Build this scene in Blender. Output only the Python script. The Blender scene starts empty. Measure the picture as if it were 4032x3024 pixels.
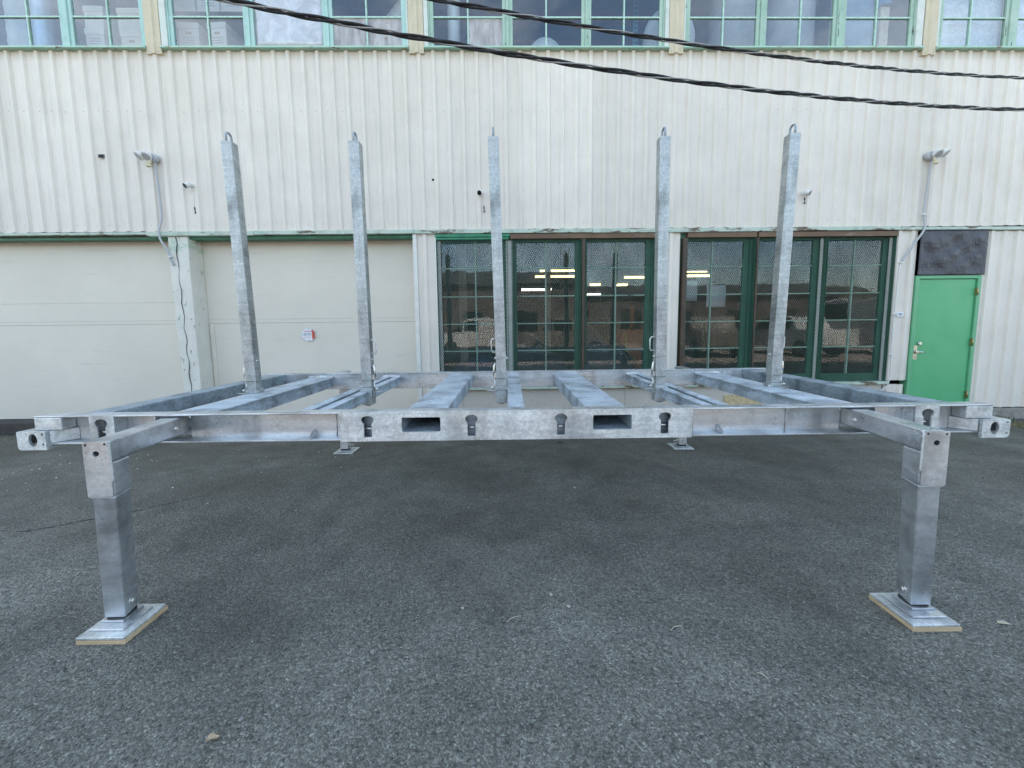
import bpy, bmesh, math, random
import numpy as np
from mathutils import Vector, Matrix, Euler

SC = bpy.context.scene
COL = SC.collection
RAD = math.radians
random.seed(7)

# ------------------------------------------------------------------ camera
cam_data = bpy.data.cameras.new("camera")
cam_data.sensor_width = 36.0
cam_data.lens = 13.527
cam_data.shift_y = -0.0201
cam_data.clip_start = 0.05
cam_data.clip_end = 600
cam = bpy.data.objects.new("camera", cam_data)
COL.objects.link(cam)
Rr = (0.99978545, -0.01731014, -0.01137586)
Rf = (0.01614788, 0.99531356, -0.09534236)
Ru = (0.01297294, 0.09513821, 0.99537954)
cam.matrix_world = Matrix(((Rr[0], Ru[0], -Rf[0], -0.07065),
                           (Rr[1], Ru[1], -Rf[1], 0.0),
                           (Rr[2], Ru[2], -Rf[2], 1.57088),
                           (0, 0, 0, 1)))
SC.camera = cam

# ------------------------------------------------------------------ light
SUN_EL, SUN_AZ = 44.0, 14.0        # the sun stands behind the building; azimuth from +Y towards +X
world = bpy.data.worlds.new("World")
SC.world = world
world.use_nodes = True
wn = world.node_tree.nodes
wl = world.node_tree.links
wn.clear()
w_out = wn.new('ShaderNodeOutputWorld')
w_bg = wn.new('ShaderNodeBackground')
w_sky = wn.new('ShaderNodeTexSky')
w_sky.sky_type = 'NISHITA'
w_sky.sun_disc = False
w_sky.sun_elevation = RAD(SUN_EL)
w_sky.sun_rotation = RAD(SUN_AZ)
w_sky.air_density = 1.0
w_sky.dust_density = 0.8
w_sky.ozone_density = 1.0
# thin high cloud: procedural white veil over the blue
w_tc = wn.new('ShaderNodeTexCoord')
w_map = wn.new('ShaderNodeMapping')
w_map.inputs['Scale'].default_value = (1.0, 1.0, 2.2)
w_noise = wn.new('ShaderNodeTexNoise')
w_noise.inputs['Scale'].default_value = 2.3
w_noise.inputs['Detail'].default_value = 7.0
w_noise.inputs['Roughness'].default_value = 0.58
w_ramp = wn.new('ShaderNodeValToRGB')
w_ramp.color_ramp.elements[0].position = 0.44
w_ramp.color_ramp.elements[0].color = (0.0, 0.0, 0.0, 1)
w_ramp.color_ramp.elements[1].position = 0.68
w_ramp.color_ramp.elements[1].color = (0.36, 0.36, 0.36, 1)
w_mix = wn.new('ShaderNodeMixRGB')
w_mix.inputs['Color2'].default_value = (11.2, 11.3, 10.4, 1)
w_bg.inputs['Strength'].default_value = 0.15
wl.new(w_tc.outputs['Generated'], w_map.inputs['Vector'])
wl.new(w_map.outputs['Vector'], w_noise.inputs['Vector'])
wl.new(w_noise.outputs['Fac'], w_ramp.inputs['Fac'])
wl.new(w_ramp.outputs['Color'], w_mix.inputs['Fac'])
w_tint = wn.new('ShaderNodeMixRGB')
w_tint.blend_type = 'MULTIPLY'
w_tint.inputs['Fac'].default_value = 1.0
w_tint.inputs['Color2'].default_value = (0.98, 1.05, 1.0, 1)      # slightly cyan clear sky
wl.new(w_sky.outputs['Color'], w_tint.inputs['Color1'])
wl.new(w_tint.outputs['Color'], w_mix.inputs['Color1'])
wl.new(w_mix.outputs['Color'], w_bg.inputs['Color'])
wl.new(w_bg.outputs['Background'], w_out.inputs['Surface'])

sun_data = bpy.data.lights.new("sun", 'SUN')
sun_data.energy = 4.8
sun_data.angle = RAD(0.5)
sun_data.color = (1.0, 0.93, 0.82)
sun = bpy.data.objects.new("sun", sun_data)
COL.objects.link(sun)
sdir = Vector((math.sin(RAD(SUN_AZ)) * math.cos(RAD(SUN_EL)),
               math.cos(RAD(SUN_AZ)) * math.cos(RAD(SUN_EL)), math.sin(RAD(SUN_EL))))
sun.rotation_euler = (-sdir).to_track_quat('-Z', 'Y').to_euler()
sun.location = (0, 30, 40)

SC.view_settings.view_transform = 'Standard'
SC.view_settings.look = 'None'
SC.view_settings.gamma = 1.0
SC.view_settings.use_curve_mapping = False
SC.view_settings.exposure = 1.55
SC.render.engine = 'CYCLES'
SC.cycles.use_denoising = True
SC.cycles.denoising_prefilter = 'NONE'
SC.cycles.denoising_input_passes = 'RGB_ALBEDO_NORMAL'
SC.cycles.max_bounces = 7
SC.cycles.diffuse_bounces = 4
SC.cycles.glossy_bounces = 4
SC.cycles.transparent_max_bounces = 24
SC.cycles.caustics_reflective = False
SC.cycles.caustics_refractive = False
SC.cycles.sample_clamp_indirect = 6.0


# ------------------------------------------------------------------ materials
class NT:
    def __init__(self, name):
        self.m = bpy.data.materials.new(name)
        self.m.use_nodes = True
        self.t = self.m.node_tree
        self.t.nodes.clear()
        self.out = self.t.nodes.new('ShaderNodeOutputMaterial')
        self._tc = None

    def n(self, typ, **kw):
        nd = self.t.nodes.new('ShaderNode' + typ)
        for k, v in kw.items():
            setattr(nd, k, v)
        return nd

    def put(self, sock, v):
        if isinstance(v, bpy.types.NodeSocket):
            self.t.links.new(v, sock)
        elif isinstance(v, (tuple, list)) and sock.type == 'RGBA' and len(v) == 3:
            sock.default_value = (*v, 1)
        else:
            sock.default_value = v

    def coord(self, scale=(1, 1, 1), rot=(0, 0, 0), world=False):
        if world:
            g = self.n('NewGeometry').outputs['Position']
        else:
            if self._tc is None:
                self._tc = self.n('TexCoord')
            g = self._tc.outputs['Object']
        mp = self.n('Mapping')
        mp.inputs['Scale'].default_value = scale
        mp.inputs['Rotation'].default_value = rot
        self.put(mp.inputs['Vector'], g)
        return mp.outputs['Vector']

    def noise(self, scale, detail=4, rough=0.55, vec=None, dist=0.0):
        nd = self.n('TexNoise')
        self.put(nd.inputs['Vector'], vec if vec is not None else self.coord())
        nd.inputs['Scale'].default_value = scale
        nd.inputs['Detail'].default_value = detail
        nd.inputs['Roughness'].default_value = rough
        nd.inputs['Distortion'].default_value = dist
        return nd.outputs['Fac']

    def voro(self, scale, vec=None, feature='F1', rnd=1.0):
        nd = self.n('TexVoronoi', feature=feature)
        self.put(nd.inputs['Vector'], vec if vec is not None else self.coord())
        nd.inputs['Scale'].default_value = scale
        nd.inputs['Randomness'].default_value = rnd
        return nd

    def ramp(self, fac, stops):
        nd = self.n('ValToRGB')
        e = nd.color_ramp.elements
        while len(e) < len(stops):
            e.new(0.5)
        for el, (p, c) in zip(e, stops):
            el.position = p
            if isinstance(c, (int, float)):
                c = (c, c, c)
            el.color = (*c, 1)
        self.put(nd.inputs['Fac'], fac)
        return nd.outputs['Color']

    def mix(self, fac, a, b, mode='MIX'):
        nd = self.n('MixRGB', blend_type=mode)
        self.put(nd.inputs['Fac'], fac)
        self.put(nd.inputs['Color1'], a)
        self.put(nd.inputs['Color2'], b)
        return nd.outputs['Color']

    def math(self, op, a, b=0.0, clamp=False):
        nd = self.n('Math', operation=op)
        nd.use_clamp = clamp
        self.put(nd.inputs[0], a)
        self.put(nd.inputs[1], b)
        return nd.outputs[0]

    def sep(self, v):
        nd = self.n('SeparateXYZ')
        self.put(nd.inputs[0], v)
        return nd.outputs

    def bump(self, h, strength=0.3, dist=0.01):
        nd = self.n('Bump')
        nd.inputs['Strength'].default_value = strength
        nd.inputs['Distance'].default_value = dist
        self.put(nd.inputs['Height'], h)
        return nd.outputs['Normal']

    def bsdf(self, col, rough=0.6, metal=0.0, normal=None, spec=0.5, **kw):
        b = self.n('BsdfPrincipled')
        self.put(b.inputs['Base Color'], col)
        self.put(b.inputs['Roughness'], rough)
        self.put(b.inputs['Metallic'], metal)
        self.put(b.inputs['Specular IOR Level'], spec)
        if normal is not None:
            self.put(b.inputs['Normal'], normal)
        for k, v in kw.items():
            self.put(b.inputs[k.replace('_', ' ')], v)
        self.t.links.new(b.outputs[0], self.out.inputs['Surface'])
        return b


def rnd_val(t, lo=0.93, hi=1.05):
    r = t.n('ObjectInfo').outputs['Random']
    mr = t.n('MapRange')
    t.put(mr.inputs['Value'], r)
    mr.inputs['To Min'].default_value = lo
    mr.inputs['To Max'].default_value = hi
    return mr.outputs[0]


def simple(name, col, rough=0.6, metal=0.0, var=0.12, nscale=14, bump=0.0, spec=0.5):
    t = NT(name)
    f = t.noise(nscale, 5, 0.6)
    lo = tuple(c * (1 - var) for c in col)
    hi = tuple(min(1, c * (1 + var)) for c in col)
    c = t.ramp(f, [(0.3, lo), (0.7, hi)])
    nrm = t.bump(t.noise(nscale * 6, 3), bump, 0.004) if bump else None
    r = t.ramp(t.noise(nscale * 0.7, 3), [(0.3, max(0, rough - 0.08)), (0.7, min(1, rough + 0.08))])
    t.bsdf(c, r, metal, nrm, spec)
    return t.m


def galv(name, cell, dark, light, rough, metal=0.8, stain=0.35, streak=False, seed=0.0, smoky=0.45):
    """hot dip galvanized steel: crystalline spangle, milky blotches, drips"""
    t = NT(name)
    base = t.coord()
    nz = t.n('TexNoise')
    t.put(nz.inputs['Vector'], base)
    nz.inputs['Scale'].default_value = cell * 0.6
    nz.inputs['Detail'].default_value = 2
    warp = t.n('VectorMath', operation='MULTIPLY_ADD')
    t.put(warp.inputs[0], nz.outputs['Color'])
    warp.inputs[1].default_value = (0.9 / cell,) * 3
    t.put(warp.inputs[2], base)
    v1 = t.voro(cell, warp.outputs[0])
    v2 = t.voro(cell * 2.3, warp.outputs[0])
    s1 = t.sep(v1.outputs['Color'])[0]
    s2 = t.sep(v2.outputs['Color'])[1]
    spang = t.math('ADD', t.math('MULTIPLY', s1, 0.65), t.math('MULTIPLY', s2, 0.35))
    col = t.ramp(spang, [(0.15, dark), (0.85, light)])
    big = t.noise(3.1 + seed, 6, 0.62)
    milk = t.ramp(big, [(0.42, 0.0), (0.62, 1.0)])
    col = t.mix(t.math('MULTIPLY', milk, stain), col, (0.62, 0.63, 0.63))
    # broad smoky patches and long wipe marks, softer than the crystals
    smoke = t.noise(4.3 + seed, 3, 0.5, t.coord((1, 1, 0.5), (0.2, 0.1, seed)))
    col = t.mix(1.0, col, t.ramp(smoke, [(0.30, 1.0 - smoky), (0.50, 1.0), (0.72, 1.0 + smoky * 0.25)]), 'MULTIPLY')
    wipe = t.noise(9, 4, 0.55, t.coord((0.25, 1.0, 2.2)))
    col = t.mix(1.0, col, t.ramp(wipe, [(0.32, 1.0 - smoky * 0.5), (0.62, 1.0)]), 'MULTIPLY')
    if streak:
        sk = t.noise(30, 3, 0.5, t.coord((1, 1, 0.06)))
        col = t.mix(t.ramp(sk, [(0.55, 0.0), (0.72, 0.35)]), col, (0.30, 0.30, 0.31))
        cr = t.noise(34, 3, 0.6, t.coord((0.25, 0.25, 2.2)))
        col = t.mix(t.ramp(cr, [(0.56, 0.0), (0.66, 0.4)]), col, (0.66, 0.66, 0.64))
    r = t.math('ADD', t.math('MULTIPLY', spang, 0.14), rough)
    r = t.math('ADD', r, t.math('MULTIPLY', milk, 0.16))
    nrm = t.bump(t.noise(7, 2, 0.5), 0.04, 0.01)
    t.bsdf(col, r, metal, nrm)
    return t.m


def flaky(name, paint, paint2, under, thr=0.6, rough=0.6, nscale=9, stretch=(1, 1, 0.3), grime=0.25):
    """old paint on wood, worn through in flakes"""
    t = NT(name)
    f = t.noise(nscale, 8, 0.7, t.coord(stretch))
    c = t.mix(t.ramp(t.noise(2.6, 4), [(0.35, 0.0), (0.65, 1.0)]), paint, paint2)
    edge = t.ramp(f, [(thr, 0.0), (thr + 0.025, 1.0)])
    uf = t.ramp(t.noise(21, 4), [(0.35, tuple(u * 0.45 for u in under)), (0.65, under)])
    c = t.mix(edge, c, uf)
    g = t.ramp(t.noise(5, 6, 0.7), [(0.5, 0.0), (0.75, grime)])
    c = t.mix(g, c, (0.10, 0.085, 0.06))
    nrm = t.bump(t.math('SUBTRACT', 1.0, edge), 0.35, 0.003)
    t.bsdf(c, rough, 0.0, nrm)
    return t.m


M = {}
M['galv_plate'] = galv('galv_plate', 60, (0.64, 0.67, 0.68), (0.90, 0.93, 0.93), 0.34, 0.55, 0.2)
M['galv_beam'] = galv('galv_beam', 70, (0.66, 0.69, 0.72), (0.78, 0.81, 0.84), 0.25, 0.80, 0.35, seed=0.3)
M['galv_arm'] = galv('galv_arm', 90, (0.62, 0.66, 0.70), (0.72, 0.76, 0.80), 0.22, 0.88, 0.3, seed=0.9)
M['galv_joist'] = galv('galv_joist', 60, (0.50, 0.58, 0.66), (0.68, 0.77, 0.86), 0.46, 0.66, 0.10, seed=0.6)
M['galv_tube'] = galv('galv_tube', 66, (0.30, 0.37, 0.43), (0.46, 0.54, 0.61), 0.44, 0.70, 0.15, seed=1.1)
M['galv_post'] = galv('galv_post', 105, (0.36, 0.385, 0.385), (0.60, 0.63, 0.625), 0.36, 0.62, 0.3, True, seed=1.4)
M['weld'] = galv('weld', 120, (0.55, 0.56, 0.56), (0.78, 0.78, 0.77), 0.5, 0.45, 0.4, seed=2.0)
M['zinc_bright'] = simple('zinc_bright', (0.70, 0.70, 0.66), 0.3, 0.9, 0.1, 30)
M['dark_hole'] = simple('dark_hole', (0.02, 0.02, 0.022), 0.9)


def siding_material(name, base, streak_amt=0.5):
    t = NT(name)
    f = t.noise(2.2, 5, 0.6)
    c = t.ramp(f, [(0.3, tuple(b * 0.93 for b in base)), (0.7, tuple(min(1, b * 1.04) for b in base))])
    st = t.noise(26, 5, 0.65, t.coord((1, 1, 0.045)))
    c = t.mix(t.ramp(st, [(0.53, 0.0), (0.75, streak_amt)]), c, (0.36, 0.34, 0.32))
    sc = t.noise(9, 6, 0.75, t.coord((1.6, 1, 0.22), (0, RAD(9), 0)))
    c = t.mix(t.ramp(sc, [(0.695, 0.0), (0.725, 0.5)]), c, (0.25, 0.24, 0.23))
    warm = t.noise(0.9, 3, 0.5)
    c = t.mix(t.ramp(warm, [(0.45, 0.0), (0.75, 0.35)]), c, (0.70, 0.64, 0.54))
    # rusty wash where water leaves the sill (top edge of the sheet)
    z = t.sep(t.coord())[2]
    mr = t.n('MapRange')
    t.put(mr.inputs['Value'], z)
    mr.inputs['From Min'].default_value = 5.36
    mr.inputs['From Max'].default_value = 5.50
    edge = t.math('MULTIPLY', mr.outputs[0], t.noise(14, 4, 0.6, t.coord((1, 1, 0.3))), True)
    c = t.mix(t.math('MULTIPLY', edge, 0.9), c, (0.34, 0.25, 0.13))
    c = t.mix(1.0, c, rnd_val(t, 0.95, 1.03), 'MULTIPLY')
    nrm = t.bump(t.noise(40, 3), 0.06, 0.003)
    t.bsdf(c, 0.55, 0.0, nrm, 0.35)
    return t.m


M['siding'] = siding_material('siding', (0.805, 0.745, 0.668), 0.28)
M['siding_low'] = siding_material('siding_low', (0.80, 0.74, 0.665), 0.2)


def door_panel_material():
    t = NT('cream_panel')
    base = (0.755, 0.70, 0.605)
    c = t.ramp(t.noise(1.1, 5, 0.6), [(0.3, tuple(b * 0.94 for b in base)), (0.7, tuple(b * 1.04 for b in base))])
    sm = t.noise(5, 6, 0.7, t.coord((0.3, 1, 2.6)))
    c = t.mix(t.ramp(sm, [(0.60, 0.0), (0.74, 0.35)]), c, (0.42, 0.41, 0.39))
    sp = t.voro(9)
    spk = t.ramp(sp.outputs['Distance'], [(0.035, 0.6), (0.06, 0.0)])
    c = t.mix(spk, c, (0.30, 0.28, 0.25))
    t.bsdf(c, 0.6, 0.0, t.bump(t.noise(60, 3), 0.05, 0.002), 0.35)
    return t.m


M['cream_panel'] = door_panel_material()
M['mint_flaky'] = flaky('mint_flaky', (0.46, 0.66, 0.53), (0.36, 0.60, 0.50), (0.42, 0.33, 0.24), 0.60, nscale=12, stretch=(0.5, 1, 1))
M['mint_ledge'] = flaky('mint_ledge', (0.44, 0.56, 0.47), (0.56, 0.62, 0.54), (0.20, 0.15, 0.10), 0.55, nscale=10, stretch=(0.3, 1, 1.4), grime=0.5)
M['teal_frame'] = flaky('teal_frame', (0.38, 0.60, 0.56), (0.46, 0.66, 0.61), (0.09, 0.11, 0.09), 0.66, nscale=12, stretch=(1.6, 1, 0.25))
M['sage_frame'] = flaky('sage_frame', (0.34, 0.51, 0.41), (0.44, 0.58, 0.49), (0.08, 0.09, 0.07), 0.61, nscale=13, stretch=(1.6, 1, 0.25))
M['muntin_mint'] = simple('muntin_mint', (0.46, 0.66, 0.57), 0.55, 0, 0.2, 20)
M['white_flaky'] = flaky('white_flaky', (0.70, 0.72, 0.68), (0.62, 0.68, 0.62), (0.25, 0.20, 0.15), 0.64, nscale=14, stretch=(1.4, 1, 0.25))
M['cream_pilaster'] = simple('cream_pilaster', (0.62, 0.55, 0.40), 0.55, 0, 0.08, 6)
M['green_frame'] = flaky('green_frame', (0.042, 0.135, 0.090), (0.062, 0.175, 0.12), (0.25, 0.30, 0.22), 0.69, nscale=11, stretch=(1.5, 1, 0.3), grime=0.4)
M['green_head'] = simple('green_head', (0.035, 0.22, 0.12), 0.5, 0, 0.2, 9)
M['trim_white'] = flaky('trim_white', (0.78, 0.765, 0.72), (0.74, 0.735, 0.70), (0.40, 0.36, 0.30), 0.70, nscale=10, stretch=(1.4, 1, 0.3))
M['green_steel'] = simple('green_steel', (0.03, 0.16, 0.09), 0.5, 0, 0.25, 7)
M['green_mesh'] = simple('green_mesh', (0.040, 0.085, 0.062), 0.45, 0.1, 0.4, 5)
M['brown_wood'] = flaky('brown_wood', (0.050, 0.036, 0.026), (0.085, 0.055, 0.036), (0.26, 0.22, 0.18), 0.66, nscale=10, stretch=(2, 1, 0.3))
M['header_wood'] = flaky('header_wood', (0.13, 0.075, 0.042), (0.19, 0.115, 0.07), (0.36, 0.28, 0.20), 0.62, nscale=8, stretch=(0.25, 1, 2))
M['concrete'] = simple('concrete', (0.30, 0.28, 0.25), 0.9, 0, 0.3, 8, 0.4)
M['dark_base'] = simple('dark_base', (0.06, 0.055, 0.05), 0.9, 0, 0.4, 6, 0.4)


def stained_board():
    t = NT('stained_board')
    base = (0.64, 0.60, 0.54)
    c = t.ramp(t.noise(3, 5), [(0.3, tuple(b * 0.9 for b in base)), (0.7, base)])
    b = t.noise(13, 4, 0.6)
    c = t.mix(t.ramp(b, [(0.62, 0.0), (0.70, 0.7)]), c, (0.36, 0.33, 0.28))
    t.bsdf(c, 0.7)
    return t.m


M['stained_board'] = stained_board()
M['osb'] = simple('osb', (0.58, 0.47, 0.27), 0.7, 0, 0.25, 22)


def pillar_material():
    t = NT('pillar_paint')
    base = (0.76, 0.74, 0.67)
    c = t.ramp(t.noise(5, 5), [(0.3, tuple(b * 0.9 for b in base)), (0.7, base)])
    gn = t.noise(7, 5, 0.65)
    z = t.sep(t.coord())[2]
    mr = t.n('MapRange')
    t.put(mr.inputs['Value'], z)
    mr.inputs['From Min'].default_value = 2.35
    mr.inputs['From Max'].default_value = 2.75
    gfac = t.ramp(t.math('MULTIPLY', gn, mr.outputs[0]), [(0.46, 0.0), (0.60, 0.55)])
    c = t.mix(gfac, c, (0.30, 0.52, 0.38))
    few = t.ramp(t.noise(11, 3, 0.5, t.coord((1, 1, 0.8))), [(0.70, 0.0), (0.73, 0.7)])
    c = t.mix(few, c, (0.20, 0.42, 0.28))
    chip = t.noise(17, 4, 0.6, t.coord((1, 1, 0.55)))
    c = t.mix(t.ramp(chip, [(0.635, 0.0), (0.66, 0.8)]), c, (0.23, 0.19, 0.15))
    t.bsdf(c, 0.65, 0, t.bump(t.noise(16, 5, 0.6, t.coord((1, 1, 0.2))), 0.35, 0.006))
    return t.m


M['pillar_paint'] = pillar_material()
def door_material():
    t = NT('door_green')
    c = t.ramp(t.noise(1.6, 4), [(0.3, (0.078, 0.40, 0.175)), (0.7, (0.105, 0.45, 0.21))])
    sc = t.noise(7, 4, 0.6, t.coord((2.2, 1, 0.35), (0, RAD(-14), 0)))
    c = t.mix(t.ramp(sc, [(0.70, 0.0), (0.73, 0.35)]), c, (0.35, 0.62, 0.45))
    gr = t.noise(3.3, 6, 0.7)
    c = t.mix(t.ramp(gr, [(0.56, 0.0), (0.75, 0.3)]), c, (0.06, 0.20, 0.10))
    t.bsdf(c, t.ramp(gr, [(0.3, 0.3), (0.7, 0.5)]), 0)
    return t.m


M['door_green'] = door_material()
M['door_frame_green'] = simple('door_frame_green', (0.13, 0.42, 0.22), 0.42, 0, 0.08, 3)
M['brass'] = simple('brass', (0.45, 0.33, 0.16), 0.35, 0.9, 0.2, 20)
M['nickel'] = simple('nickel', (0.68, 0.68, 0.66), 0.22, 1.0, 0.06, 20)
M['lock_plate'] = simple('lock_plate', (0.62, 0.55, 0.42), 0.4, 0.6, 0.12, 20)


def tarp_material():
    t = NT('black_tarp')
    f = t.noise(6, 4, 0.6, None, 1.2)
    c = t.ramp(f, [(0.3, (0.045, 0.045, 0.055)), (0.7, (0.085, 0.083, 0.10))])
    t.bsdf(c, 0.5, 0, t.bump(t.noise(8, 4, 0.5, None, 2.0), 0.7, 0.03))
    return t.m


M['black_tarp'] = tarp_material()


def glass_material(name, gain=1.8, tint=(0.93, 0.96, 0.97), dirt=0.05):
    t = NT(name)
    fr = t.n('Fresnel')
    fr.inputs['IOR'].default_value = 1.5
    geo = t.n('NewGeometry')
    front = t.math('SUBTRACT', 1.0, geo.outputs['Backfacing'])
    fac = t.math('MULTIPLY', t.math('MULTIPLY', fr.outputs[0], gain), front, True)
    tr = t.n('BsdfTransparent')
    tr.inputs['Color'].default_value = (*tint, 1)
    gl = t.n('BsdfGlossy')
    gl.inputs['Roughness'].default_value = 0.02
    gl.inputs['Color'].default_value = (0.95, 0.97, 1.0, 1)
    wob = t.bump(t.noise(2.4, 2, 0.5), 0.06, 0.02)
    t.put(gl.inputs['Normal'], wob)
    mx = t.n('MixShader')
    t.put(mx.inputs[0], fac)
    t.put(mx.inputs[1], tr.outputs[0])
    t.put(mx.inputs[2], gl.outputs[0])
    df = t.n('BsdfDiffuse')
    df.inputs['Color'].default_value = (0.45, 0.44, 0.42, 1)
    mx2 = t.n('MixShader')
    t.put(mx2.inputs[0], t.math('MULTIPLY', t.ramp(t.noise(3, 6, 0.7), [(0.35, dirt * 0.3), (0.75, dirt * 1.6)]), front))
    t.put(mx2.inputs[1], mx.outputs[0])
    t.put(mx2.inputs[2], df.outputs[0])
    t.t.links.new(mx2.outputs[0], t.out.inputs['Surface'])
    return t.m


M['glass'] = glass_material('glass', 2.9, dirt=0.04)
M['glass_upper'] = glass_material('glass_upper', 3.4, dirt=0.05)


def foil_material(name, col, bump=0.9, metal=0.5, scale=7):
    t = NT(name)
    f = t.noise(scale, 6, 0.65, None, 1.5)
    c = t.ramp(f, [(0.3, tuple(x * 0.7 for x in col)), (0.65, col)])
    t.bsdf(c, 0.38, metal, t.bump(f, bump, 0.03))
    return t.m


M['foil_sheet'] = foil_material('foil_sheet', (0.62, 0.63, 0.66), 0.5, 0.35, 4)
M['foil_crumpled'] = foil_material('foil_crumpled', (0.80, 0.82, 0.88), 1.0, 0.25, 9)


def weathered_board():
    t = NT('weathered_board')
    f = t.noise(9, 6, 0.65, t.coord((1, 1, 0.25)))
    c = t.ramp(f, [(0.35, (0.26, 0.25, 0.26)), (0.6, (0.48, 0.47, 0.48)), (0.75, (0.58, 0.57, 0.57))])
    b = t.noise(6, 6, 0.7)
    c = t.mix(t.ramp(b, [(0.60, 0.0), (0.70, 0.8)]), c, (0.20, 0.11, 0.06))
    t.bsdf(c, 0.8, 0, t.bump(f, 0.4, 0.005))
    return t.m


M['weathered_board'] = weathered_board()
M['duct_white'] = simple('duct_white', (0.70, 0.71, 0.72), 0.5, 0.1, 0.12, 5, 0.3)
M['duct_blue'] = simple('duct_blue', (0.55, 0.64, 0.78), 0.35, 0.3, 0.15, 5, 0.3)
M['box_card'] = simple('box_card', (0.66, 0.62, 0.59), 0.8, 0, 0.06, 7)
M['box_card_warm'] = simple('box_card_warm', (0.64, 0.58, 0.50), 0.8, 0, 0.06, 7)
M['ink'] = simple('ink', (0.16, 0.16, 0.20), 0.8, 0, 0.1)
M['cardboard'] = simple('cardboard', (0.36, 0.24, 0.13), 0.85, 0, 0.15, 6)
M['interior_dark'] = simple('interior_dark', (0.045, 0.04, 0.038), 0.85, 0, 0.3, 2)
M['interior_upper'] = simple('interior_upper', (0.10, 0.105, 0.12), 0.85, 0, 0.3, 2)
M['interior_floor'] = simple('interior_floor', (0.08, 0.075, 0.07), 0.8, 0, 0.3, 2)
M['joist_red'] = simple('joist_red', (0.20, 0.08, 0.07), 0.8, 0, 0.3, 3)
M['crate_blue'] = simple('crate_blue', (0.10, 0.16, 0.30), 0.6, 0, 0.2, 4)
M['paper_white'] = simple('paper_white', (0.72, 0.73, 0.73), 0.6, 0, 0.05)
M['poly_blue'] = foil_material('poly_blue', (0.34, 0.44, 0.58), 0.35, 0.0, 2)
M['fabric_white'] = simple('fabric_white', (0.66, 0.67, 0.70), 0.75, 0, 0.15, 6, 0.4)
M['cloth_grey'] = simple('cloth_grey', (0.50, 0.50, 0.53), 0.8, 0, 0.12, 5, 0.5)
M['pink_trim'] = simple('pink_trim', (0.55, 0.16, 0.20), 0.6)
M['steel_blue'] = simple('steel_blue', (0.14, 0.28, 0.38), 0.4, 0.4, 0.2)
M['bottle_blue'] = simple('bottle_blue', (0.08, 0.30, 0.62), 0.25, 0, 0.15)
M['stud_wood'] = simple('stud_wood', (0.48, 0.40, 0.32), 0.7, 0, 0.2, 12)
M['tool_orange'] = simple('tool_orange', (0.55, 0.16, 0.04), 0.5, 0, 0.2)
M['tool_yellow'] = simple('tool_yellow', (0.55, 0.36, 0.04), 0.5, 0, 0.2)
M['plastic_white'] = simple('plastic_white', (0.74, 0.74, 0.73), 0.35, 0, 0.05)
M['plastic_grey'] = simple('plastic_grey', (0.46, 0.47, 0.49), 0.5, 0, 0.08, 6)
M['sensor_cream'] = simple('sensor_cream', (0.66, 0.62, 0.44), 0.5, 0, 0.08)
M['lens_grey'] = simple('lens_grey', (0.42, 0.43, 0.44), 0.25, 0, 0.1)
M['lens_black'] = simple('lens_black', (0.012, 0.012, 0.014), 0.12)
M['cable_black'] = simple('cable_black', (0.010, 0.010, 0.011), 0.6, 0, 0.2, 30)
M['cable_bare'] = simple('cable_bare', (0.36, 0.35, 0.34), 0.5, 0.6, 0.2, 60)
M['grey_box'] = simple('grey_box', (0.13, 0.125, 0.12), 0.5, 0.3, 0.3, 18)
M['screw_dull'] = simple('screw_dull', (0.30, 0.28, 0.26), 0.5, 0.2, 0.3)
M['sign_white'] = simple('sign_white', (0.80, 0.83, 0.84), 0.35, 0, 0.03)
M['sign_red'] = simple('sign_red', (0.55, 0.10, 0.06), 0.4, 0, 0.06)
M['sign_pink'] = simple('sign_pink', (0.55, 0.10, 0.20), 0.5)
M['sign_navy'] = simple('sign_navy', (0.10, 0.12, 0.24), 0.5)
M['sign_rim'] = simple('sign_rim', (0.62, 0.64, 0.64), 0.35, 0.2)
M['chalk'] = simple('chalk', (0.78, 0.79, 0.78), 0.8)


def plywood_material():
    t = NT('plywood')
    z = t.coord((1, 1, 1))
    f = t.noise(14, 5, 0.6, t.coord((0.4, 0.4, 6)))
    c = t.ramp(f, [(0.3, (0.52, 0.37, 0.22)), (0.7, (0.70, 0.55, 0.36))])
    t.bsdf(c, 0.7)
    return t.m


M['plywood'] = plywood_material()
M['leaf_dry'] = simple('leaf_dry', (0.50, 0.38, 0.25), 0.7, 0, 0.35, 60)
M['straw'] = simple('straw', (0.55, 0.50, 0.38), 0.7, 0, 0.15)
M['grass_green'] = simple('grass_green', (0.05, 0.10, 0.03), 0.7, 0, 0.35, 12)
M['grass_dry'] = simple('grass_dry', (0.26, 0.22, 0.11), 0.8, 0, 0.3, 12)


def lamp_material(name, col, strength):
    t = NT(name)
    e = t.n('Emission')
    e.inputs['Color'].default_value = (*col, 1)
    e.inputs['Strength'].default_value = strength
    t.t.links.new(e.outputs[0], t.out.inputs['Surface'])
    return t.m


M['tube_white'] = lamp_material('tube_white', (1.0, 0.97, 0.86), 3.2)
M['tube_yellow'] = lamp_material('tube_yellow', (1.0, 0.80, 0.30), 2.2)


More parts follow.
